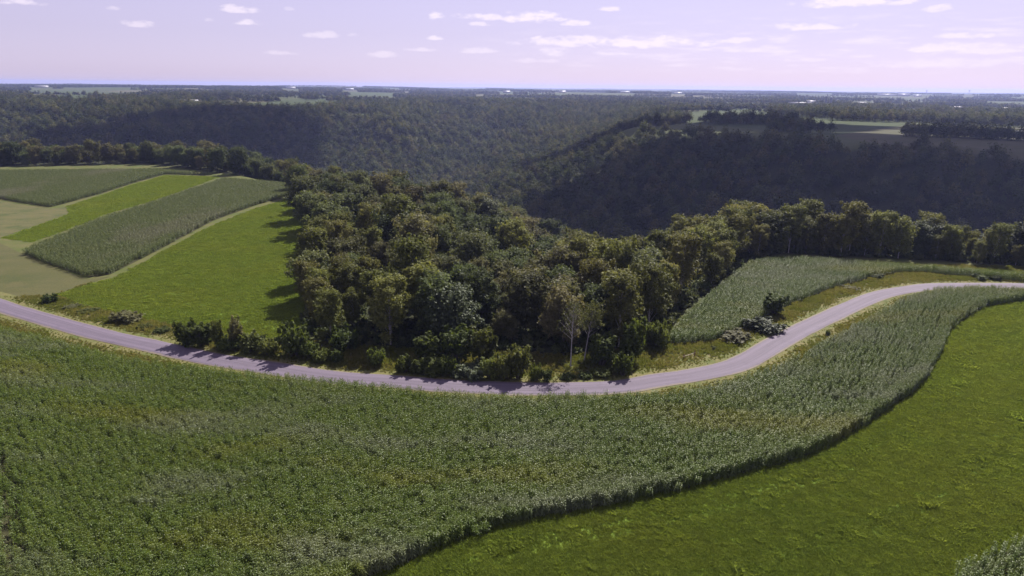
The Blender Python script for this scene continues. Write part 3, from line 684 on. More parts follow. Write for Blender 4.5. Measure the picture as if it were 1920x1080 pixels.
# far crowns for the valley sides
def far_crown(seed, mat='leaf_far', n=420, leaf=.95, rad=7.6, h=18.):
    r = np.random.default_rng(seed); cV = []; cv_ = []
    for k in range(7):
        an = k * 2.4; d = rad * .62 * math.sqrt(k / 7.); c = np.array([math.cos(an) * d, math.sin(an) * d, h * (.72 - .55 * (d / rad)) + r.normal(0, .8)])
        a_, b_ = cards(r, c, rad * r.uniform(.42, .6), n // 7, leaf, 1.0); cV.append(a_); cv_.append(b_)
    V = []; F = []; tube(V, F, [(0, 0, 0), (0, 0, h * .6)], [.3, .15], 4)
    cV = np.concatenate(cV); b = len(cV); cv_ = np.concatenate(cv_)
    return mesh_np('far_tree', np.concatenate([cV, np.array(V)]), [np.arange(b).reshape(-1, 4), np.array(F) + b], M[mat], False, np.concatenate([cv_, np.zeros(len(V))]))
proto('far_tree', [far_crown(400 + i, 'leaf_far', 460) for i in range(5)])
proto('distant_tree', [far_crown(420 + i, 'leaf_far', 120, 2.0, 6.0, 15.) for i in range(3)])
_all = [(k, me) for k in ('oak', 'aspen', 'ash', 'grey') for me in TREES[k]]
def joined(c, t):
    """crown and trunk in one mesh for the uncountable part of the wood"""
    nv = len(c.vertices); V = np.zeros(nv * 3, np.float32); c.vertices.foreach_get('co', V)
    W_ = np.zeros(len(t.vertices) * 3, np.float32); t.vertices.foreach_get('co', W_)
    v = np.zeros(nv, np.float32); c.attributes['var'].data.foreach_get('value', v)
    f1 = np.arange(nv).reshape(-1, 4); f2 = np.array([list(p.vertices) for p in t.polygons]) + nv
    me = mesh_np('wood_tree', np.concatenate([V, W_]).reshape(-1, 3), [f1, f2], c.materials[0], False, np.concatenate([v, np.zeros(len(t.vertices))]))
    me.materials.append(t.materials[0])
    mi = np.zeros(len(me.polygons), np.int32); mi[len(f1):] = 1; me.polygons.foreach_set('material_index', mi)
    return me
proto('wood_tree', [joined(c, t) for _, (c, t) in _all])
KOFF = {'oak': 0, 'aspen': 4, 'ash': 8, 'grey': 11}; KN = {'oak': 4, 'aspen': 4, 'ash': 3, 'grey': 2}

# --- where near trees stand
def thin(x, y, dmin):
    """keep points at least dmin apart (grid hash)"""
    cell = {}; keep = []
    for i in range(len(x)):
        c = (int(x[i] // dmin), int(y[i] // dmin)); ok = True
        for a in (-1, 0, 1):
            for b in (-1, 0, 1):
                for j in cell.get((c[0] + a, c[1] + b), ()):
                    if (x[i] - x[j]) ** 2 + (y[i] - y[j]) ** 2 < dmin * dmin: ok = False; break
                if not ok: break
            if not ok: break
        if ok: cell.setdefault(c, []).append(i); keep.append(i)
    return np.array(keep)
cx = rng.uniform(-480, 420, 60000); cy = rng.uniform(135, 640, 60000)
k = inview(cx, cy) & ~inpoly(OPEN, cx, cy); cx, cy = cx[k], cy[k]
cdo, _, _ = polydist(OPEN, cx, cy); k = cdo > 1.2; cx, cy = cx[k], cy[k]
rz_ = (cx > 78) & (polydist(OPEN, cx, cy)[0] < 20)          # the row at right stands closer
ka = np.nonzero(~rz_)[0]; kb = np.nonzero(rz_)[0]
kk = np.concatenate([ka[thin(cx[ka], cy[ka], 6.9)], kb[thin(cx[kb], cy[kb], 4.7)]]); cx, cy = cx[kk], cy[kk]
cdo, _, _ = polydist(OPEN, cx, cy)
# wood margins are a little denser than the inside
k = (cdo < 14) | (rng.uniform(size=len(cx)) < .82); cx, cy, cdo = cx[k], cy[k], cdo[k]
dist = np.hypot(cx, cy); cz = TZ(cx, cy)
asp = vnoise(cx, cy, 38, 61) + .42 * ((cx > 22) & (cy < 300)) + .30 * ((cx < -22) & (cx > -75) & (cy < 215)) - .30 * (cy > 300) - .15 * (np.abs(cx) < 20)
kn = vnoise(cx, cy, 22, 62)
u = rng.uniform(size=len(cx))
kind = np.where(asp + (u - .5) * .5 > .66, 'aspen', np.where(kn + (u - .5) * .6 > .58, 'ash', np.where(u > .93, 'grey', 'oak')))
kind = np.where((cx > 150) & (cy < 300) & (u > .55), 'grey', kind)
var_i = np.array([rng.integers(0, KN[q]) for q in kind]); sc = rng.choice([.62, .76, .9, 1.0, 1.12, 1.26], len(cx), p=[.14, .18, .22, .22, .15, .09]) * rng.uniform(.95, 1.05, len(cx))
sc = np.where(cy > 330, sc * .95, sc); sc = np.where((cx > 75) & (cy < 330), sc * np.interp(cx, [75, 130, 190], [1.0, .95, .8]), sc)
sc = np.where((cx < -60) & (cy > 330), sc * rng.uniform(.85, 1.05, len(cx)), sc)
rz = rng.uniform(0, 6.283, len(cx))
# how much of each tree shows from the open side: nearer trees raise the skyline in each azimuth bin
order = np.argsort(dist); bins = np.full(4000, -9.0); vis = np.zeros(len(cx))
for i in order:
    H_ = {'oak': 14, 'aspen': 16.8, 'ash': 14, 'grey': 13.7}[kind[i]] * sc[i]; R_ = {'oak': 4.4, 'aspen': 3.1, 'ash': 3.7, 'grey': 3.8}[kind[i]] * sc[i]
    a0 = math.atan2(cx[i], cy[i]); da = R_ / dist[i]; b0, b1 = int((a0 - da + 1) * 2000), int((a0 + da + 1) * 2000) + 1
    top = math.atan2(cz[i] + H_ - CAM_H, dist[i]); bot = math.atan2(cz[i] + .1 * H_ - CAM_H, dist[i])
    s = np.maximum(bins[b0:b1], bot); vis[i] = np.maximum(0, top - s).sum() / 2000
    bins[b0:b1] = np.maximum(bins[b0:b1], top)
NT_ = 330
single = np.zeros(len(cx), bool); single[np.argsort(-vis)[:NT_]] = True
def ordinal(n):
    one = ['', 'first', 'second', 'third', 'fourth', 'fifth', 'sixth', 'seventh', 'eighth', 'ninth', 'tenth', 'eleventh', 'twelfth', 'thirteenth', 'fourteenth', 'fifteenth', 'sixteenth', 'seventeenth', 'eighteenth', 'nineteenth']
    if n < 20: return one[n]
    t = {2: 'twent', 3: 'thirt', 4: 'fort', 5: 'fift', 6: 'sixt', 7: 'sevent', 8: 'eight', 9: 'ninet'}[n // 10]
    return t + 'ieth' if n % 10 == 0 else t + 'y-' + one[n % 10]
LOOK = {'oak': 'dark green', 'aspen': 'slender yellow-green', 'ash': 'brownish', 'grey': 'grey-green'}
def zone(i):
    x, y, d = cx[i], cy[i], cdo[i]
    if x < -105 and y > 380 and d < 14: return 'treeline'
    if x > 80 and d < 13: return 'row'
    if -125 < x < -45 and d < 9 and y < 400: return 'hayedge'
    if d < 8 and y < 175 and -52 < x < 40: return 'front'
    if x > 30 and d < 9: return 'cornedge'
    if x > 70: return 'behindrow'
    if x < -105: return 'behindline'
    return 'deep' if y > 270 else 'inner'
zn = np.array([zone(i) for i in range(len(cx))])
TXT = {'treeline': 'tree, %s from left along the tree line behind the left cornfields',
       'row': 'tree, %s from left in the row behind the bend corn',
       'hayedge': 'tree, %s from the road along the wood edge beside the hay',
       'front': 'tree, %s from left along the wood front by the road',
       'cornedge': 'tree, %s from the road on the wood edge beside bend corn'}
GRP = {'treeline': 'trees of the line behind the left cornfields', 'row': 'trees of the row behind the bend cornfield', 'hayedge': 'trees along the hay field edge of the wood',
       'front': 'trees along the road front of the wood', 'cornedge': 'trees along the cornfield edge of the wood', 'behindrow': 'trees behind the row at right', 'behindline': 'trees behind the left tree line',
       'inner': 'trees inside the wood', 'deep': 'trees inside the wood'}
def share(i):
    a = math.degrees(math.atan2(cx[i], cy[i])); z_ = zn[i]
    if z_ == 'behindrow':
        return 'tree behind the '  + ('left end' if a < 20 else 'middle' if a < 29 else 'right end') + ' of the row above the bend corn'
    if z_ == 'behindline': return 'tree set back in the ' + ('left half' if a < -26 else 'right half') + ' of the line behind left cornfields'
    w = 'behind the left wood corner' if a < -11 else 'above the roadside hedge' if a < 0 else 'behind the white birch trunks' if a < 8 else 'towards the bend corn'
    dd = 'low in' if dist[i] < 195 else 'halfway up' if dist[i] < 250 else 'high in' if dist[i] < 320 else 'on the far crest of'
    return 'tree ' + dd + ' the wood, ' + w
lab = {}
for z_ in TXT:
    ids = [i for i in range(len(cx)) if single[i] and zn[i] == z_]
    ids.sort(key=lambda i: cy[i] if z_ in ('hayedge', 'cornedge') else math.atan2(cx[i], cy[i]))
    for n, i in enumerate(ids): lab[i] = LOOK[kind[i]] + ' ' + TXT[z_] % ordinal(n + 1)
for i in range(len(cx)):
    if single[i] and i not in lab: lab[i] = ('tall ' if sc[i] > 1.05 else 'small ' if sc[i] < .86 else '') + LOOK[kind[i]] + ' ' + share(i)
NAMES = {'oak': 'broadleaf_tree', 'aspen': 'slender_tree', 'ash': 'broadleaf_tree', 'grey': 'broadleaf_tree'}
for i in np.nonzero(single)[0]:
    place(NAMES[kind[i]], TREES[kind[i]][var_i[i]], ('crown', 'trunk'), (cx[i], cy[i], cz[i] - .1), rz[i], (sc[i] * .98, sc[i] * .98, sc[i]), lab[i], 'tree',
          GRP[zn[i]])
k = ~single & (dist < 900)
idx_ = np.array([KOFF[q] for q in kind]) + var_i
scatter('woodland', 'wood_tree', np.column_stack([cx, cy, cz - .1])[k], np.stack([0 * rz, 0 * rz, rz], 1)[k], sc[k], 'mass of trees filling the wood between and behind its visible trees', 'wood', idx_[k])
CNT['wood'] = int(k.sum())
# undergrowth inside the wood margin
proto('undergrowth', [shrub_mesh(340 + i, 1.3, 1.6, 480, .26, 'leaf_oak', 7)[0] for i in range(3)])
ux = rng.uniform(-130, 240, 60000); uy = rng.uniform(135, 400, 60000); k = ~inpoly(OPEN, ux, uy) & inview(ux, uy); ux, uy = ux[k], uy[k]
ud, _, _ = polydist(OPEN, ux, uy); k = (ud < 16) & (ud > .4); ux, uy = ux[k], uy[k]; kk = thin(ux, uy, 1.9); ux, uy = ux[kk], uy[kk]
flat_scatter('undergrowth', 'undergrowth', ux, uy, rng.uniform(.6, 1.5, len(ux)), 'dark undergrowth along the margins of the wood', 'undergrowth', 0.0)

# --- valley sides and everything beyond
fx = rng.uniform(-1400, 1300, 230000); fy = rng.uniform(420, 2300, 230000)
k = inview(fx, fy, 3); fx, fy = fx[k], fy[k]
cvv = carve(fx, fy); d, sd, pp = polydist(AXIS, fx, fy); fr = np.hypot(fx, fy)
rim = .035 + .10 * (vnoise(fx, fy, 120, 71) - .5)
k = (cvv > rim) & ((fy > 640) | (fx > 420)) 
# tree belts on the right-hand upland and the woods behind the left rim
az_ = np.degrees(np.arctan2(fx, fy))
clear_ = vnoise(fx, fy * 1.4, 150, 77)
belt = (sd > 0) & (cvv <= rim) & (((az_ > 2) & (az_ < 22) & (np.abs(fr - (1230 + 9 * (az_ - 10)) - 60 * (vnoise(fx, fy, 160, 72) - .5)) < 45)) | ((az_ < 2) & (fr < 2100) & (vnoise(fx, fy, 260, 73) > .42))
       | ((az_ > 20) & (az_ < 28) & (np.abs(fr - 1120) < 35)) | ((az_ > 12) & (fr > 1500) & (vnoise(fx, fy * 2.5, 400, 74) > .55)))
belt &= ~((az_ > -23) & (az_ < -9) & (fr > 1930))
k |= belt & (clear_ > .25)
k &= ~open_upland(fx, fy)          # fields on the spur and the right-hand upland
fx, fy = fx[k], fy[k]; kk = thin(fx, fy, 8.8); fx, fy = fx[kk], fy[kk]; fz = TZ(fx, fy)
n = len(fx); CNT['far'] = n
rot = np.stack([np.zeros(n), np.zeros(n), rng.uniform(0, 6.283, n)], 1); s = rng.choice([.6, .75, .9, 1.05, 1.25], n) * rng.uniform(.93, 1.07, n)
scatter('valley_woodland', 'far_tree', np.column_stack([fx, fy, fz - .3]), rot, np.stack([s, s, s * rng.uniform(.9, 1.15, n)], 1), 'dense forest covering the valley sides and the upland beyond', 'forest')
# the two dark groves on the upland field at right
gxs, gys = [], []
for (a0, r0_, w, dp, cnt) in ((30.9, 1080, 34, 22, 60), (34.6, 1090, 52, 24, 95), (37.2, 1080, 20, 16, 20)):
    for _ in range(cnt):
        t = random.uniform(-1, 1) * w; q = random.uniform(-1, 1) * dp * math.sqrt(1 - (t / w) ** 2); a = math.radians(a0)
        gxs.append(math.sin(a) * (r0_ + q) + math.cos(a) * t); gys.append(math.cos(a) * (r0_ + q) - math.sin(a) * t)
gxs, gys = np.array(gxs), np.array(gys); kk = thin(gxs, gys, 8.5); gxs, gys = gxs[kk], gys[kk]
# belts of distant trees
bx_, by_ = [], []
for _ in range(230):
    r = 1900 * (9500 / 1900) ** (random.random() ** .8); a = math.radians(random.uniform(-41, 41)); ln = random.uniform(120, 700) * (r / 3500) ** .5; ori = random.gauss(0, .3) - a * .5
    rows = random.choice((1, 2, 3, 5)); c, s_1 = math.cos(ori), math.sin(ori)
    m_ = int(ln / 9)
    for q in range(rows):
        t = np.linspace(-ln / 2, ln / 2, m_) + rng.normal(0, 4, m_); w = q * 10 + rng.normal(0, 3, m_)
        bx_.append(math.sin(a) * r + c * t - s_1 * w); by_.append(math.cos(a) * r + s_1 * t + c * w)
bx_ = np.concatenate(bx_); by_ = np.concatenate(by_)
BUILD = [
    (-24.7, 2050, 'barn', 46, 16, 5, 8, 6, 'white_wall', 'metal_roof', 'long white barn beside tall trees on the left skyline'),
    (-17.4, 5200, 'barn', 60, 25, 8, 13, 10, 'white_wall', 'metal_roof', 'tiny white barn on the horizon above the pale field strip'),
    (-33.6, 5200, 'barn', 70, 25, 7, 12, 0, 'white_wall', 'metal_roof', 'white farm shed on the horizon at the far left'),
    (-13.0, 4800, 'barn', 50, 22, 7, 12, -8, 'white_wall', 'grey_roof', 'grey-roofed barn on the horizon above the middle of the valley'),
    (-0.6, 4600, 'barn', 45, 24, 9, 15, 5, 'white_wall', 'metal_roof', 'white barn with a tall roof on the horizon, middle of the skyline'),
    (3.9, 5200, 'barn', 48, 22, 8, 14, 20, 'white_wall', 'metal_roof', 'white barn on the horizon right of the middle one'),
    (8.9, 5200, 'barn', 64, 24, 7, 12, -10, 'white_wall', 'grey_roof', 'long barn on the horizon above the small spur field'),
    (13.0, 5600, 'barn', 60, 24, 7, 12, 0, 'white_wall', 'metal_roof', 'faint white shed on the horizon between spur field and farm with silos'),
    (22.0, 3100, 'barn', 86, 18, 4, 6, 3, 'white_wall', 'metal_roof', 'very long low white shed left of the twin silos'),
    (22.75, 3300, 'barn', 34, 16, 6, 9, 0, 'white_wall', 'metal_roof', 'short white barn behind the very long low shed'),
    (23.75, 3150, 'silo', 8, 8, 0, 30, 0, '', '', 'taller left silo of the dark pair on the right skyline'),
    (24.1, 3150, 'silo', 8, 8, 0, 26, 0, '', '', 'shorter right silo of the dark pair on the right skyline'),
    (26.15, 3200, 'barn', 30, 16, 6, 9, 4, 'white_wall', 'metal_roof', 'small white shed right of the twin silos'),
    (27.7, 6800, 'barn', 150, 30, 9, 14, 0, 'white_wall', 'metal_roof', 'long bright white building on the ridge at right'),
    (28.75, 6700, 'barn', 90, 34, 12, 18, 0, 'white_wall', 'metal_roof', 'brightest tall white building on the ridge at right'),
    (29.6, 6500, 'barn', 60, 30, 8, 13, 8, 'white_wall', 'metal_roof', 'small white shed right of the brightest ridge building'),
    (30.1, 7400, 'tower', 14, 14, 0, 34, 0, '', '', 'left water tower on the right horizon'),
    (32.6, 7400, 'tower', 14, 14, 0, 36, 0, '', '', 'right water tower on the right horizon'),
    (32.15, 2900, 'barn', 30, 14, 5, 8, -15, 'white_wall', 'metal_roof', 'white barn among trees above the larger grove'),
    (34.8, 2900, 'barn', 24, 12, 5, 8, 10, 'white_wall', 'grey_roof', 'small white barn near the right edge above the larger grove'),
    (36.25, 1180, 'house', 26, 12, 5, 8, 12, 'white_wall', 'grey_roof', 'grey-roofed farmhouse cut by the right edge beside the larger grove')]
k = np.ones(len(bx_), bool) & inview(bx_, by_, 5)
rb = np.hypot(bx_, by_); ab = np.degrees(np.arctan2(bx_, by_))
for b in BUILD:
    hwid = math.degrees((b[3] * .5 + 25) / b[1]); k &= ~((np.abs(ab - b[0]) < hwid) & (rb > b[1] * .72) & (rb < b[1] + 30))
k &= ~((ab > -23) & (ab < -9) & (rb < 2120))
bx_, by_ = bx_[k], by_[k]; n = len(bx_); CNT['distant'] = n
s = rng.uniform(.6, 1.15, n); rot = np.stack([np.zeros(n), np.zeros(n), rng.uniform(0, 6.283, n)], 1)
scatter('distant_woodland', 'distant_tree', np.column_stack([bx_, by_, TZ(bx_, by_) - .5]), rot, np.stack([s * 1.15, s * 1.15, s], 1), 'hazy belts of trees across the plain to the horizon', 'forest')
# groves as counted trees
for i in range(len(gxs)):
    v = i % 5; s = random.uniform(.85, 1.2); left_ = math.degrees(math.atan2(gxs[i], gys[i])) < 32.6
    place('grove_tree', (PROTO['far_tree'][0].objects[v].data,), ('crown',), (gxs[i], gys[i], float(TZ(gxs[i], gys[i])) - 4.5), random.uniform(0, 6.28), s * 1.3,
          'dark tree packed in the smaller rounded grove on the upland field' if left_ else 'dark tree packed in the larger grove at the right end of the upland field', 'tree',
          'trees of the smaller grove' if left_ else 'trees of the larger grove')

# ------------------------------------------------------------------ special trees, shrubs, small things
def bare_tree(seed, h, leafn=0):
    r = np.random.default_rng(seed); V = []; F = []; V2 = []; F2 = []
    bend = r.normal(0, .02, 2) * h
    def tr(t): return np.array([bend[0] * t * t, bend[1] * t * t, h * t])
    tube(V, F, [tr(t) for t in (-.01, .25, .5, .75, 1)], [.17, .13, .09, .05, .012], 6)
    tips = []
    for k in range(26):
        t = .45 + .5 * k / 26; an = k * 2.4; ln = (1.1 - t) * h * .42 + .4
        a = tr(t); e = a + np.array([math.cos(an) * ln * .75, math.sin(an) * ln * .75, ln * r.uniform(.5, .95)])
        md = (a + e) / 2 + r.normal(0, .08, 3); tube(V2, F2, [a, md, e], [.03, .02, .006], 4); tips.append(e)
        for j in range(5):
            q = a + (e - a) * r.uniform(.35, 1); w = q + r.normal(0, .45, 3) + (0, 0, .5); tube(V2, F2, [q, w], [.012, .004], 3); tips.append(w)
    out = [mesh_np('trunk', np.array(V), np.array(F), M['bark_white'], True), mesh_np('branches', np.array(V2), np.array(F2), M['bark_white'], True)]
    nm = ['trunk', 'branches']
    if leafn:
        cs = [cards(r, t_, .55, leafn, .17, 1.0) for t_ in tips[::2]]
        cV = np.concatenate([c[0] for c in cs]); out.append(mesh_np('foliage', cV, np.arange(len(cV)).reshape(-1, 4), M['leaf_aspen'], False, np.concatenate([c[1] for c in cs]))); nm.append('foliage')
    return out, nm
for (x, y, h, ln, sd_, lb) in ((13.2, 141.0, 15.0, 9, 501, 'tall bare white-trunked birch standing in front of the wood by the road'),
                              (16.6, 145.0, 13.0, 26, 502, 'leaning birch with a thin white trunk just right of the tall bare one'),
                              (-29.5, 158.0, 11.0, 4, 503, 'dead grey tree with broken bare limbs at the left wood front')):
    ms, nm = bare_tree(sd_, h, ln)
    e = place('birch_tree', ms, nm, (x, y, float(TZ(x, y))), random.uniform(0, 6), 1.0, lb, 'tree', None)
    if sd_ == 502: e.rotation_euler = (0, math.radians(7), 0)
SH = [
    (-131.0, 184.3, 2.14, 3.93, 'dark', 'small dark shrub at the pointed left tip of the bright hay field'),
    (-121.9, 179.6, 0.82, 4.72, 'brown', 'low weedy bush between the pointed hay tip and the round purple-brown shrub'),
    (-115.1, 176.3, 0.87, 5.2, 'dark', 'low dark bush just left of the round purple-brown shrub'),
    (-100.8, 168.9, 2.34, 7.72, 'brown', 'round purple-brown shrub alone beside the road below the hay field'),
    (-93.3, 163.9, 0.87, 4.15, 'green', 'low green bush just right of the round purple-brown shrub'),
    (-87.7, 161.3, 0.94, 4.05, 'dark', 'low dark bush halfway between round shrub and long roadside thicket'),
    (-77.3, 152.3, 5.5, 5.55, 'dark', 'dark bushy shrub at the left end of the long roadside thicket'),
    (-73.6, 151.8, 8.0, 5.74, 'dark', 'tall dark shrub near the left end of the long roadside thicket'),
    (-68.9, 150.3, 9.29, 2.95, 'green', 'thin green sapling rising from the long roadside thicket'),
    (-64.7, 150.2, 9.84, 3.16, 'brown', 'thin tan sapling rising from the long roadside thicket'),
    (-66.0, 149.6, 3.14, 6.54, 'dark', 'broad dark bush under the two saplings'),
    (-60.0, 148.2, 4.33, 5.94, 'dark', 'dark bush just right of the tan sapling'),
    (-55.7, 146.6, 3.51, 4.68, 'green', 'lower green bush between two dark ones in the long thicket'),
    (-49.9, 145.8, 7.37, 7.57, 'green', 'large green shrub at the right end of the long roadside thicket'),
    (-46.1, 145.2, 5.25, 4.34, 'green', 'yellow-green shrub leaning on the large one beside the wood corner'),
    (-42.7, 142.9, 2.57, 4.7, 'green', 'low rounded shrub on the verge below the wood corner'),
    (-39.2, 142.5, 2.61, 3.34, 'dark', 'small dark bush on the verge below the left wood corner'),
    (-42.7, 152.1, 2.98, 2.13, 'green', 'small sapling against the dark left corner of the wood'),
    (-30.0, 140.7, 3.84, 4.34, 'green', 'lone bright shrub on the open verge left of the middle hedge'),
    (-23.2, 137.5, 3.49, 3.81, 'green', 'leftmost shrub of the hedge in front of the middle wood'),
    (-20.2, 136.9, 4.82, 3.58, 'green', 'upright shrub second in the hedge in front of the middle wood'),
    (-16.7, 136.3, 5.58, 4.8, 'green', 'bright upright shrub third in the hedge in front of the middle wood'),
    (-13.3, 135.7, 4.3, 3.74, 'green', 'shrub between the bright upright one and the wide grey one'),
    (-9.2, 135.7, 2.49, 7.4, 'grey', 'wide silvery-grey shrub in the middle of the roadside hedge'),
    (-4.6, 134.6, 6.05, 3.9, 'green', 'green shrub at the right shoulder of the wide silvery shrub'),
    (-1.5, 134.7, 5.1, 4.72, 'green', 'broad green shrub beside the tall pointed one in the hedge'),
    (1.5, 134.5, 9.97, 4.71, 'green', 'tallest pointed yellow-green shrub of the roadside hedge'),
    (5.3, 133.7, 3.29, 2.87, 'green', 'small shrub at the right end of the roadside hedge'),
    (7.6, 133.5, 3.78, 2.26, 'dark', 'narrow dark conical shrub ending the roadside hedge'),
    (12.2, 135.1, 0.85, 3.52, 'green', 'low spreading bush in front of the white birch trunks'),
    (15.9, 135.6, 1.0, 3.12, 'dark', 'low dark bush just right of the birch trunks'),
    (19.4, 136.8, 1.37, 4.61, 'green', 'low leafy bush left of the round yellow-green shrub'),
    (24.3, 137.0, 4.75, 4.85, 'green', 'round yellow-green shrub casting its shadow on the road'),
    (73.0, 180.5, 7.55, 6.52, 'dark', 'tall dark shrub standing at the edge of the bend corn'),
    (65.4, 167.0, 2.78, 9.69, 'grey', 'broad grey-green shrub below the tall dark one by the bend'),
    (55.7, 160.6, 1.92, 8.25, 'brown', 'brownish leafless-looking shrub at the lower tip of the bend corn'),
    (48.6, 153.3, 0.76, 1.68, 'dark', 'tiny dark bush on the grassy verge right of the fence posts'),
    (80.6, 163.9, 1.24, 1.21, 'dark', 'thin dark weed clump on the near edge of the road'),
    (121.1, 219.0, 1.32, 4.68, 'dark', 'small dark bush at the upper verge before the far bend'),
    (155.7, 219.1, 1.48, 5.01, 'dark', 'left one of two low dark bushes on the far right verge'),
    (160.3, 218.2, 1.49, 3.88, 'dark', 'right one of two low dark bushes on the far right verge'),
    (-18.7, 142.0, 9.41, 6.46, 'green', 'young leafy tree behind the left part of the roadside hedge'),
    (-12.5, 141.7, 12.68, 6.85, 'dark', 'young dark tree behind the wide silvery shrub'),
    (-6.3, 142.3, 11.31, 6.43, 'green', 'young green tree behind the middle of the roadside hedge'),
    (-39.4, 149.7, 5.16, 6.91, 'dark', 'young dark tree at the foot of the left wood corner'),
    (20.3, 142.2, 9.86, 6.05, 'dark', 'young dark tree right of the leaning birch'),
    (27.2, 144.7, 14.49, 5.74, 'green', 'young yellow-green tree behind the round roadside shrub'),
    (35.2, 154.3, 5.82, 5.88, 'dark', 'young dark tree at the lower left tip of the bend corn'),
    (106.2, 206.3, 0.78, 5.02, 'brown', 'low brown bush on the verge below the bend corn edge')]
for (x, y, h, w, kd, lb) in SH:
    tall = h > 1.15 * w
    ms = (SHRUB_TALL if tall else SHRUB)[kd]; ms = ms[random.randrange(len(ms))]
    h = h * (.72 if tall else .92); w = w * (1.15 if tall else 1.0)
    place('roadside_shrub', ms, ('foliage', 'stem'), (x, y, float(TZ(x, y)) + .05), random.uniform(0, 6.28), (w / 2, w / 2, h / (2.1 if tall else 1.05)), lb, 'shrub', 'shrubs beside the road')
for (x, y, v, s_1, lb) in ((-94.9, 310.5, 0, 1.3, 'largest dark tree standing forward at the top of the hay field, shading it'), (-82.7, 280.2, 2, 1.1, 'second forward tree at the hay field, just below the largest one')):
    place('broadleaf_tree', TREES['oak'][v], ('crown', 'trunk'), (x, y, float(TZ(x, y)) - .1), v * 2.0, s_1, lb, 'tree', 'trees along the hay field edge of the wood')
# wooden fence remnant on the verge
fe = bpy.data.objects.new('fence', None); COL.objects.link(fe); fe.location = (39.8, 146.8, float(TZ(39.8, 146.8)))
tag(fe, 'remnant of wooden fence, two brown posts and one pale rail, on the verge', 'fence')
M['post'] = plain('post', (.16, .075, .045), .85, .3, 6.0); M['rail'] = plain('rail', (.42, .36, .27), .8, .25, 5.0)
for q, (ax, ay) in enumerate(((0, 0), (3.0, 2.1))):
    V = []; F = []; tube(V, F, [(ax, ay, -.2), (ax + .03, ay, .7), (ax + .06, ay, 1.35), (ax + .06, ay, 1.42)], [.13, .12, .11, .03], 8)
    o = link('post', mesh_np('post', np.array(V), np.array(F), M['post'], True), fe)
V = []; F = []; tube(V, F, [(-.2, -.05, .62), (1.5, 1.15, .70), (3.2, 2.15, .85)], [.07, .07, .06], 6)
link('rail', mesh_np('rail', np.array(V), np.array(F), M['rail'], True), fe)

# ------------------------------------------------------------------ far farm buildings
M['white_wall'] = plain('white_wall', (.28, .28, .28), .6, .06, .2); M['metal_roof'] = plain('metal_roof', (.28, .28, .30), .45, .06, .15)
M['grey_roof'] = plain('grey_roof', (.33, .36, .40), .5, .1, .2); M['silo'] = plain('silo', (.10, .11, .15), .5, .15, .3); M['door'] = plain('door', (.18, .16, .15), .7, .1, .4)
M['red_wall'] = plain('red_wall', (.30, .08, .06), .7, .1, .3)
def barn(az, r, ln, dp, hw, hr, rot, wall, roof, label, cat='barn', name='barn'):
    a = math.radians(az); x, y = math.sin(a) * r, math.cos(a) * r
    e = bpy.data.objects.new(name, None); COL.objects.link(e); e.location = (x, y, float(TZ(x, y)) - .3); e.rotation_euler = (0, 0, -a + math.radians(rot))
    tag(e, label, cat)
    L2, D2 = ln / 2, dp / 2
    V = [(-L2, -D2, -3), (L2, -D2, -3), (L2, D2, -3), (-L2, D2, -3), (-L2, -D2, hw), (L2, -D2, hw), (L2, D2, hw), (-L2, D2, hw), (-L2, 0, hr), (L2, 0, hr)]
    me = mesh_np('wall', np.array(V, float), [np.array([[0, 1, 5, 4], [2, 3, 7, 6]]), np.array([[1, 2, 6, 9, 5], [3, 0, 4, 8, 7]])], M[wall]); link('wall', me, e)
    o_ = .6; k_ = (hr - hw) / D2; E2 = D2 + o_; zl = hw - o_ * k_
    R = [(-L2 - o_, -E2, zl + .15), (L2 + o_, -E2, zl + .15), (L2 + o_, 0, hr + .15), (-L2 - o_, 0, hr + .15), (L2 + o_, E2, zl + .15), (-L2 - o_, E2, zl + .15),
         (-L2 - o_, -E2, zl + .45), (L2 + o_, -E2, zl + .45), (L2 + o_, 0, hr + .45), (-L2 - o_, 0, hr + .45), (L2 + o_, E2, zl + .45), (-L2 - o_, E2, zl + .45)]
    Fr = [[0, 3, 2, 1], [3, 5, 4, 2], [6, 7, 8, 9], [9, 8, 10, 11], [0, 1, 7, 6], [4, 5, 11, 10], [1, 2, 8, 7], [2, 4, 10, 8], [5, 3, 9, 11], [3, 0, 6, 9]]
    link('roof', mesh_np('roof', np.array(R, float), np.array(Fr), M[roof]), e)
    dw = min(5., ln * .12)
    V = [(-dw / 2, -D2 - .12, -.5), (dw / 2, -D2 - .12, -.5), (dw / 2, -D2 - .12, hw * .75), (-dw / 2, -D2 - .12, hw * .75), (-dw / 2, -D2 + .1, -.5), (dw / 2, -D2 + .1, -.5), (dw / 2, -D2 + .1, hw * .75), (-dw / 2, -D2 + .1, hw * .75)]
    link('door', mesh_np('door', np.array(V, float), np.array([[0, 1, 2, 3], [1, 5, 6, 2], [4, 0, 3, 7], [3, 2, 6, 7]]), M['door']), e)
    return e
def silo(az, r, rad, h, label, mat='silo', name='silo', cat='silo'):
    a = math.radians(az); x, y = math.sin(a) * r, math.cos(a) * r
    e = bpy.data.objects.new(name, None); COL.objects.link(e); e.location = (x, y, float(TZ(x, y)) - .5); tag(e, label, cat)
    V = []; F = []; tube(V, F, [(0, 0, -2), (0, 0, h * .5), (0, 0, h)], [rad] * 3, 14); link('shaft', mesh_np('shaft', np.array(V), np.array(F), M[mat], True), e)
    V = []; F = []; tube(V, F, [(0, 0, h), (0, 0, h + rad * .5), (0, 0, h + rad * .85), (0, 0, h + rad)], [rad * 1.03, rad * .85, rad * .45, .02], 14)
    link('dome', mesh_np('dome', np.array(V), np.array(F), M['grey_roof'], True), e)
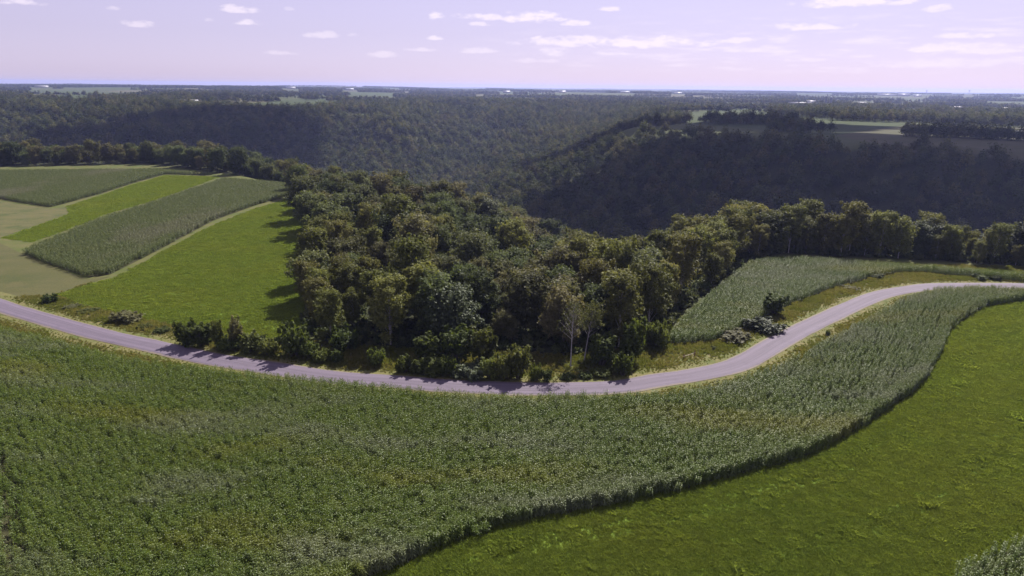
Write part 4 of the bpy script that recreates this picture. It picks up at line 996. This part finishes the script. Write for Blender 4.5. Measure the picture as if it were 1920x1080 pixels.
for (az, r, nm, ln, dp, hw, hr, rot, wall, roof, lb) in BUILD:
    if nm == 'silo': silo(az, r, ln / 2, hr, lb)
    elif nm == 'tower':
        a = math.radians(az); x, y = math.sin(a) * r, math.cos(a) * r
        e = bpy.data.objects.new('water_tower', None); COL.objects.link(e); e.location = (x, y, float(TZ(x, y))); tag(e, lb, 'water tower')
        V = []; F = []; tube(V, F, [(0, 0, -3), (0, 0, hr)], [1.8, 1.4], 10); link('pedestal', mesh_np('pedestal', np.array(V), np.array(F), M['grey_roof'], True), e)
        V = []; F = []; tube(V, F, [(0, 0, hr - 1), (0, 0, hr + 3), (0, 0, hr + 7), (0, 0, hr + 10), (0, 0, hr + 11)], [1.5, ln / 2 * .8, ln / 2, ln / 2 * .7, .1], 14); link('tank', mesh_np('tank', np.array(V), np.array(F), M['grey_roof'], True), e)
    else: barn(az, r, ln, dp, hw, hr, rot, wall, roof, lb, 'house' if nm == 'house' else 'barn', nm)

# ------------------------------------------------------------------ unseen cumulus overhead, placed and sized so their shade lies on the valley sides
m, N, out = material('cloud')
dfs = N.n('ShaderNodeBsdfDiffuse'); dfs.inputs[0].default_value = (.92, .92, .92, 1); trl = N.n('ShaderNodeBsdfTranslucent'); trl.inputs[0].default_value = (.92, .92, .92, 1)
mx = N.n('ShaderNodeMixShader'); mx.inputs[0].default_value = .5
m.node_tree.links.new(dfs.outputs[0], mx.inputs[1]); m.node_tree.links.new(trl.outputs[0], mx.inputs[2]); m.node_tree.links.new(mx.outputs[0], out.inputs[0])
def cloud(gx_, gy_, gz_, alt, wx, wy, hgt, seed, label):
    t = (alt - gz_) / sdir.z; c = np.array([gx_ + sdir.x * t, gy_ + sdir.y * t, alt])
    nu, nv = 96, 40; U = np.linspace(0, 2 * math.pi, nu, endpoint=False); Vv = np.linspace(.02, math.pi - .02, nv); u, v = np.meshgrid(U, Vv)
    d = np.stack([np.sin(v) * np.cos(u), np.sin(v) * np.sin(u), np.cos(v)], -1)
    q = d * 3.1 + seed * 7.7
    n1 = vnoise(q[..., 0] + 1.7 * q[..., 2], q[..., 1] - .9 * q[..., 2], 1.0, seed); n2 = vnoise(q[..., 0] + 1.3 * q[..., 2], q[..., 1] + q[..., 2], .42, seed + 1); n3 = vnoise(q[..., 0] - q[..., 2], q[..., 1], .2, seed + 2)
    rr = .62 + .5 * n1 + .26 * n2 + .12 * n3
    P_ = d * rr[..., None] * np.array([wx, wy, hgt]); P_[..., 2] = np.where(P_[..., 2] < 0, P_[..., 2] * .25, P_[..., 2])
    I = np.arange(nu * nv).reshape(nv, nu); J = np.roll(I, -1, 1)
    Fq = np.stack([I[:-1], I[1:], J[1:], J[:-1]], -1).reshape(-1, 4)
    V = P_.reshape(-1, 3); caps = [np.array([list(range(nu))]), np.array([list(range((nv - 1) * nu, nv * nu))[::-1]])]
    o = link('cloud', mesh_np('cloud', V, [Fq] + caps, m, True), None, c); tag(o, label, 'cloud', 'unseen cumulus clouds shading the valley', 'structure')
cloud(190, 700, -50, 1150, 200, 190, 120, 3, 'unseen white cumulus cloud placed to shade the spur right of the wood')
cloud(430, 740, -40, 1180, 210, 200, 120, 5, 'unseen white cumulus cloud placed to shade the middle of the valley side')
cloud(600, 700, -40, 1160, 200, 150, 110, 7, 'unseen white cumulus cloud placed to shade the right end of the valley side')
cloud(330, 1180, 0, 1200, 260, 120, 110, 11, 'unseen white cumulus cloud placed to shade the tree belt on the upland')
cloud(-560, 1120, -30, 1150, 210, 240, 110, 9, 'unseen white cumulus cloud placed to shade a patch of the left valley side')

# ------------------------------------------------------------------ haze
hv = [(-15600, -900), (15600, -900), (15600, 17800), (-15600, 17800)]
zb = float(Z.min()) - 1.0; zt = max(float(Z.max()) + 45.0, CAM_H + 6.0)
V = [(a, b, zb) for a, b in hv] + [(a, b, zt) for a, b in hv]
m, N, out = material('haze')
pv = N.n('ShaderNodeVolumePrincipled'); pv.inputs['Color'].default_value = C4((.46, .54, 1.0)); pv.inputs['Density'].default_value = 6.0e-5
pv.inputs['Anisotropy'].default_value = .35
m.node_tree.links.new(pv.outputs[0], out.inputs['Volume'])
tag(link('haze', mesh_np('haze', np.array(V, float), np.array([[0, 3, 2, 1], [4, 5, 6, 7], [0, 1, 5, 4], [1, 2, 6, 5], [2, 3, 7, 6], [3, 0, 4, 7]]), m)), 'pale lavender haze over the whole landscape', 'haze', kind='stuff')
print('COUNTS', CNT, 'near trees', len(cx), 'zones', {z_: int(((zn == z_) & single).sum()) for z_ in set(zn)})
print('TRIS', sum(len(m_.loop_triangles) or len(m_.polygons) * 2 for m_ in bpy.data.meshes), 'zrange', zb, zt)
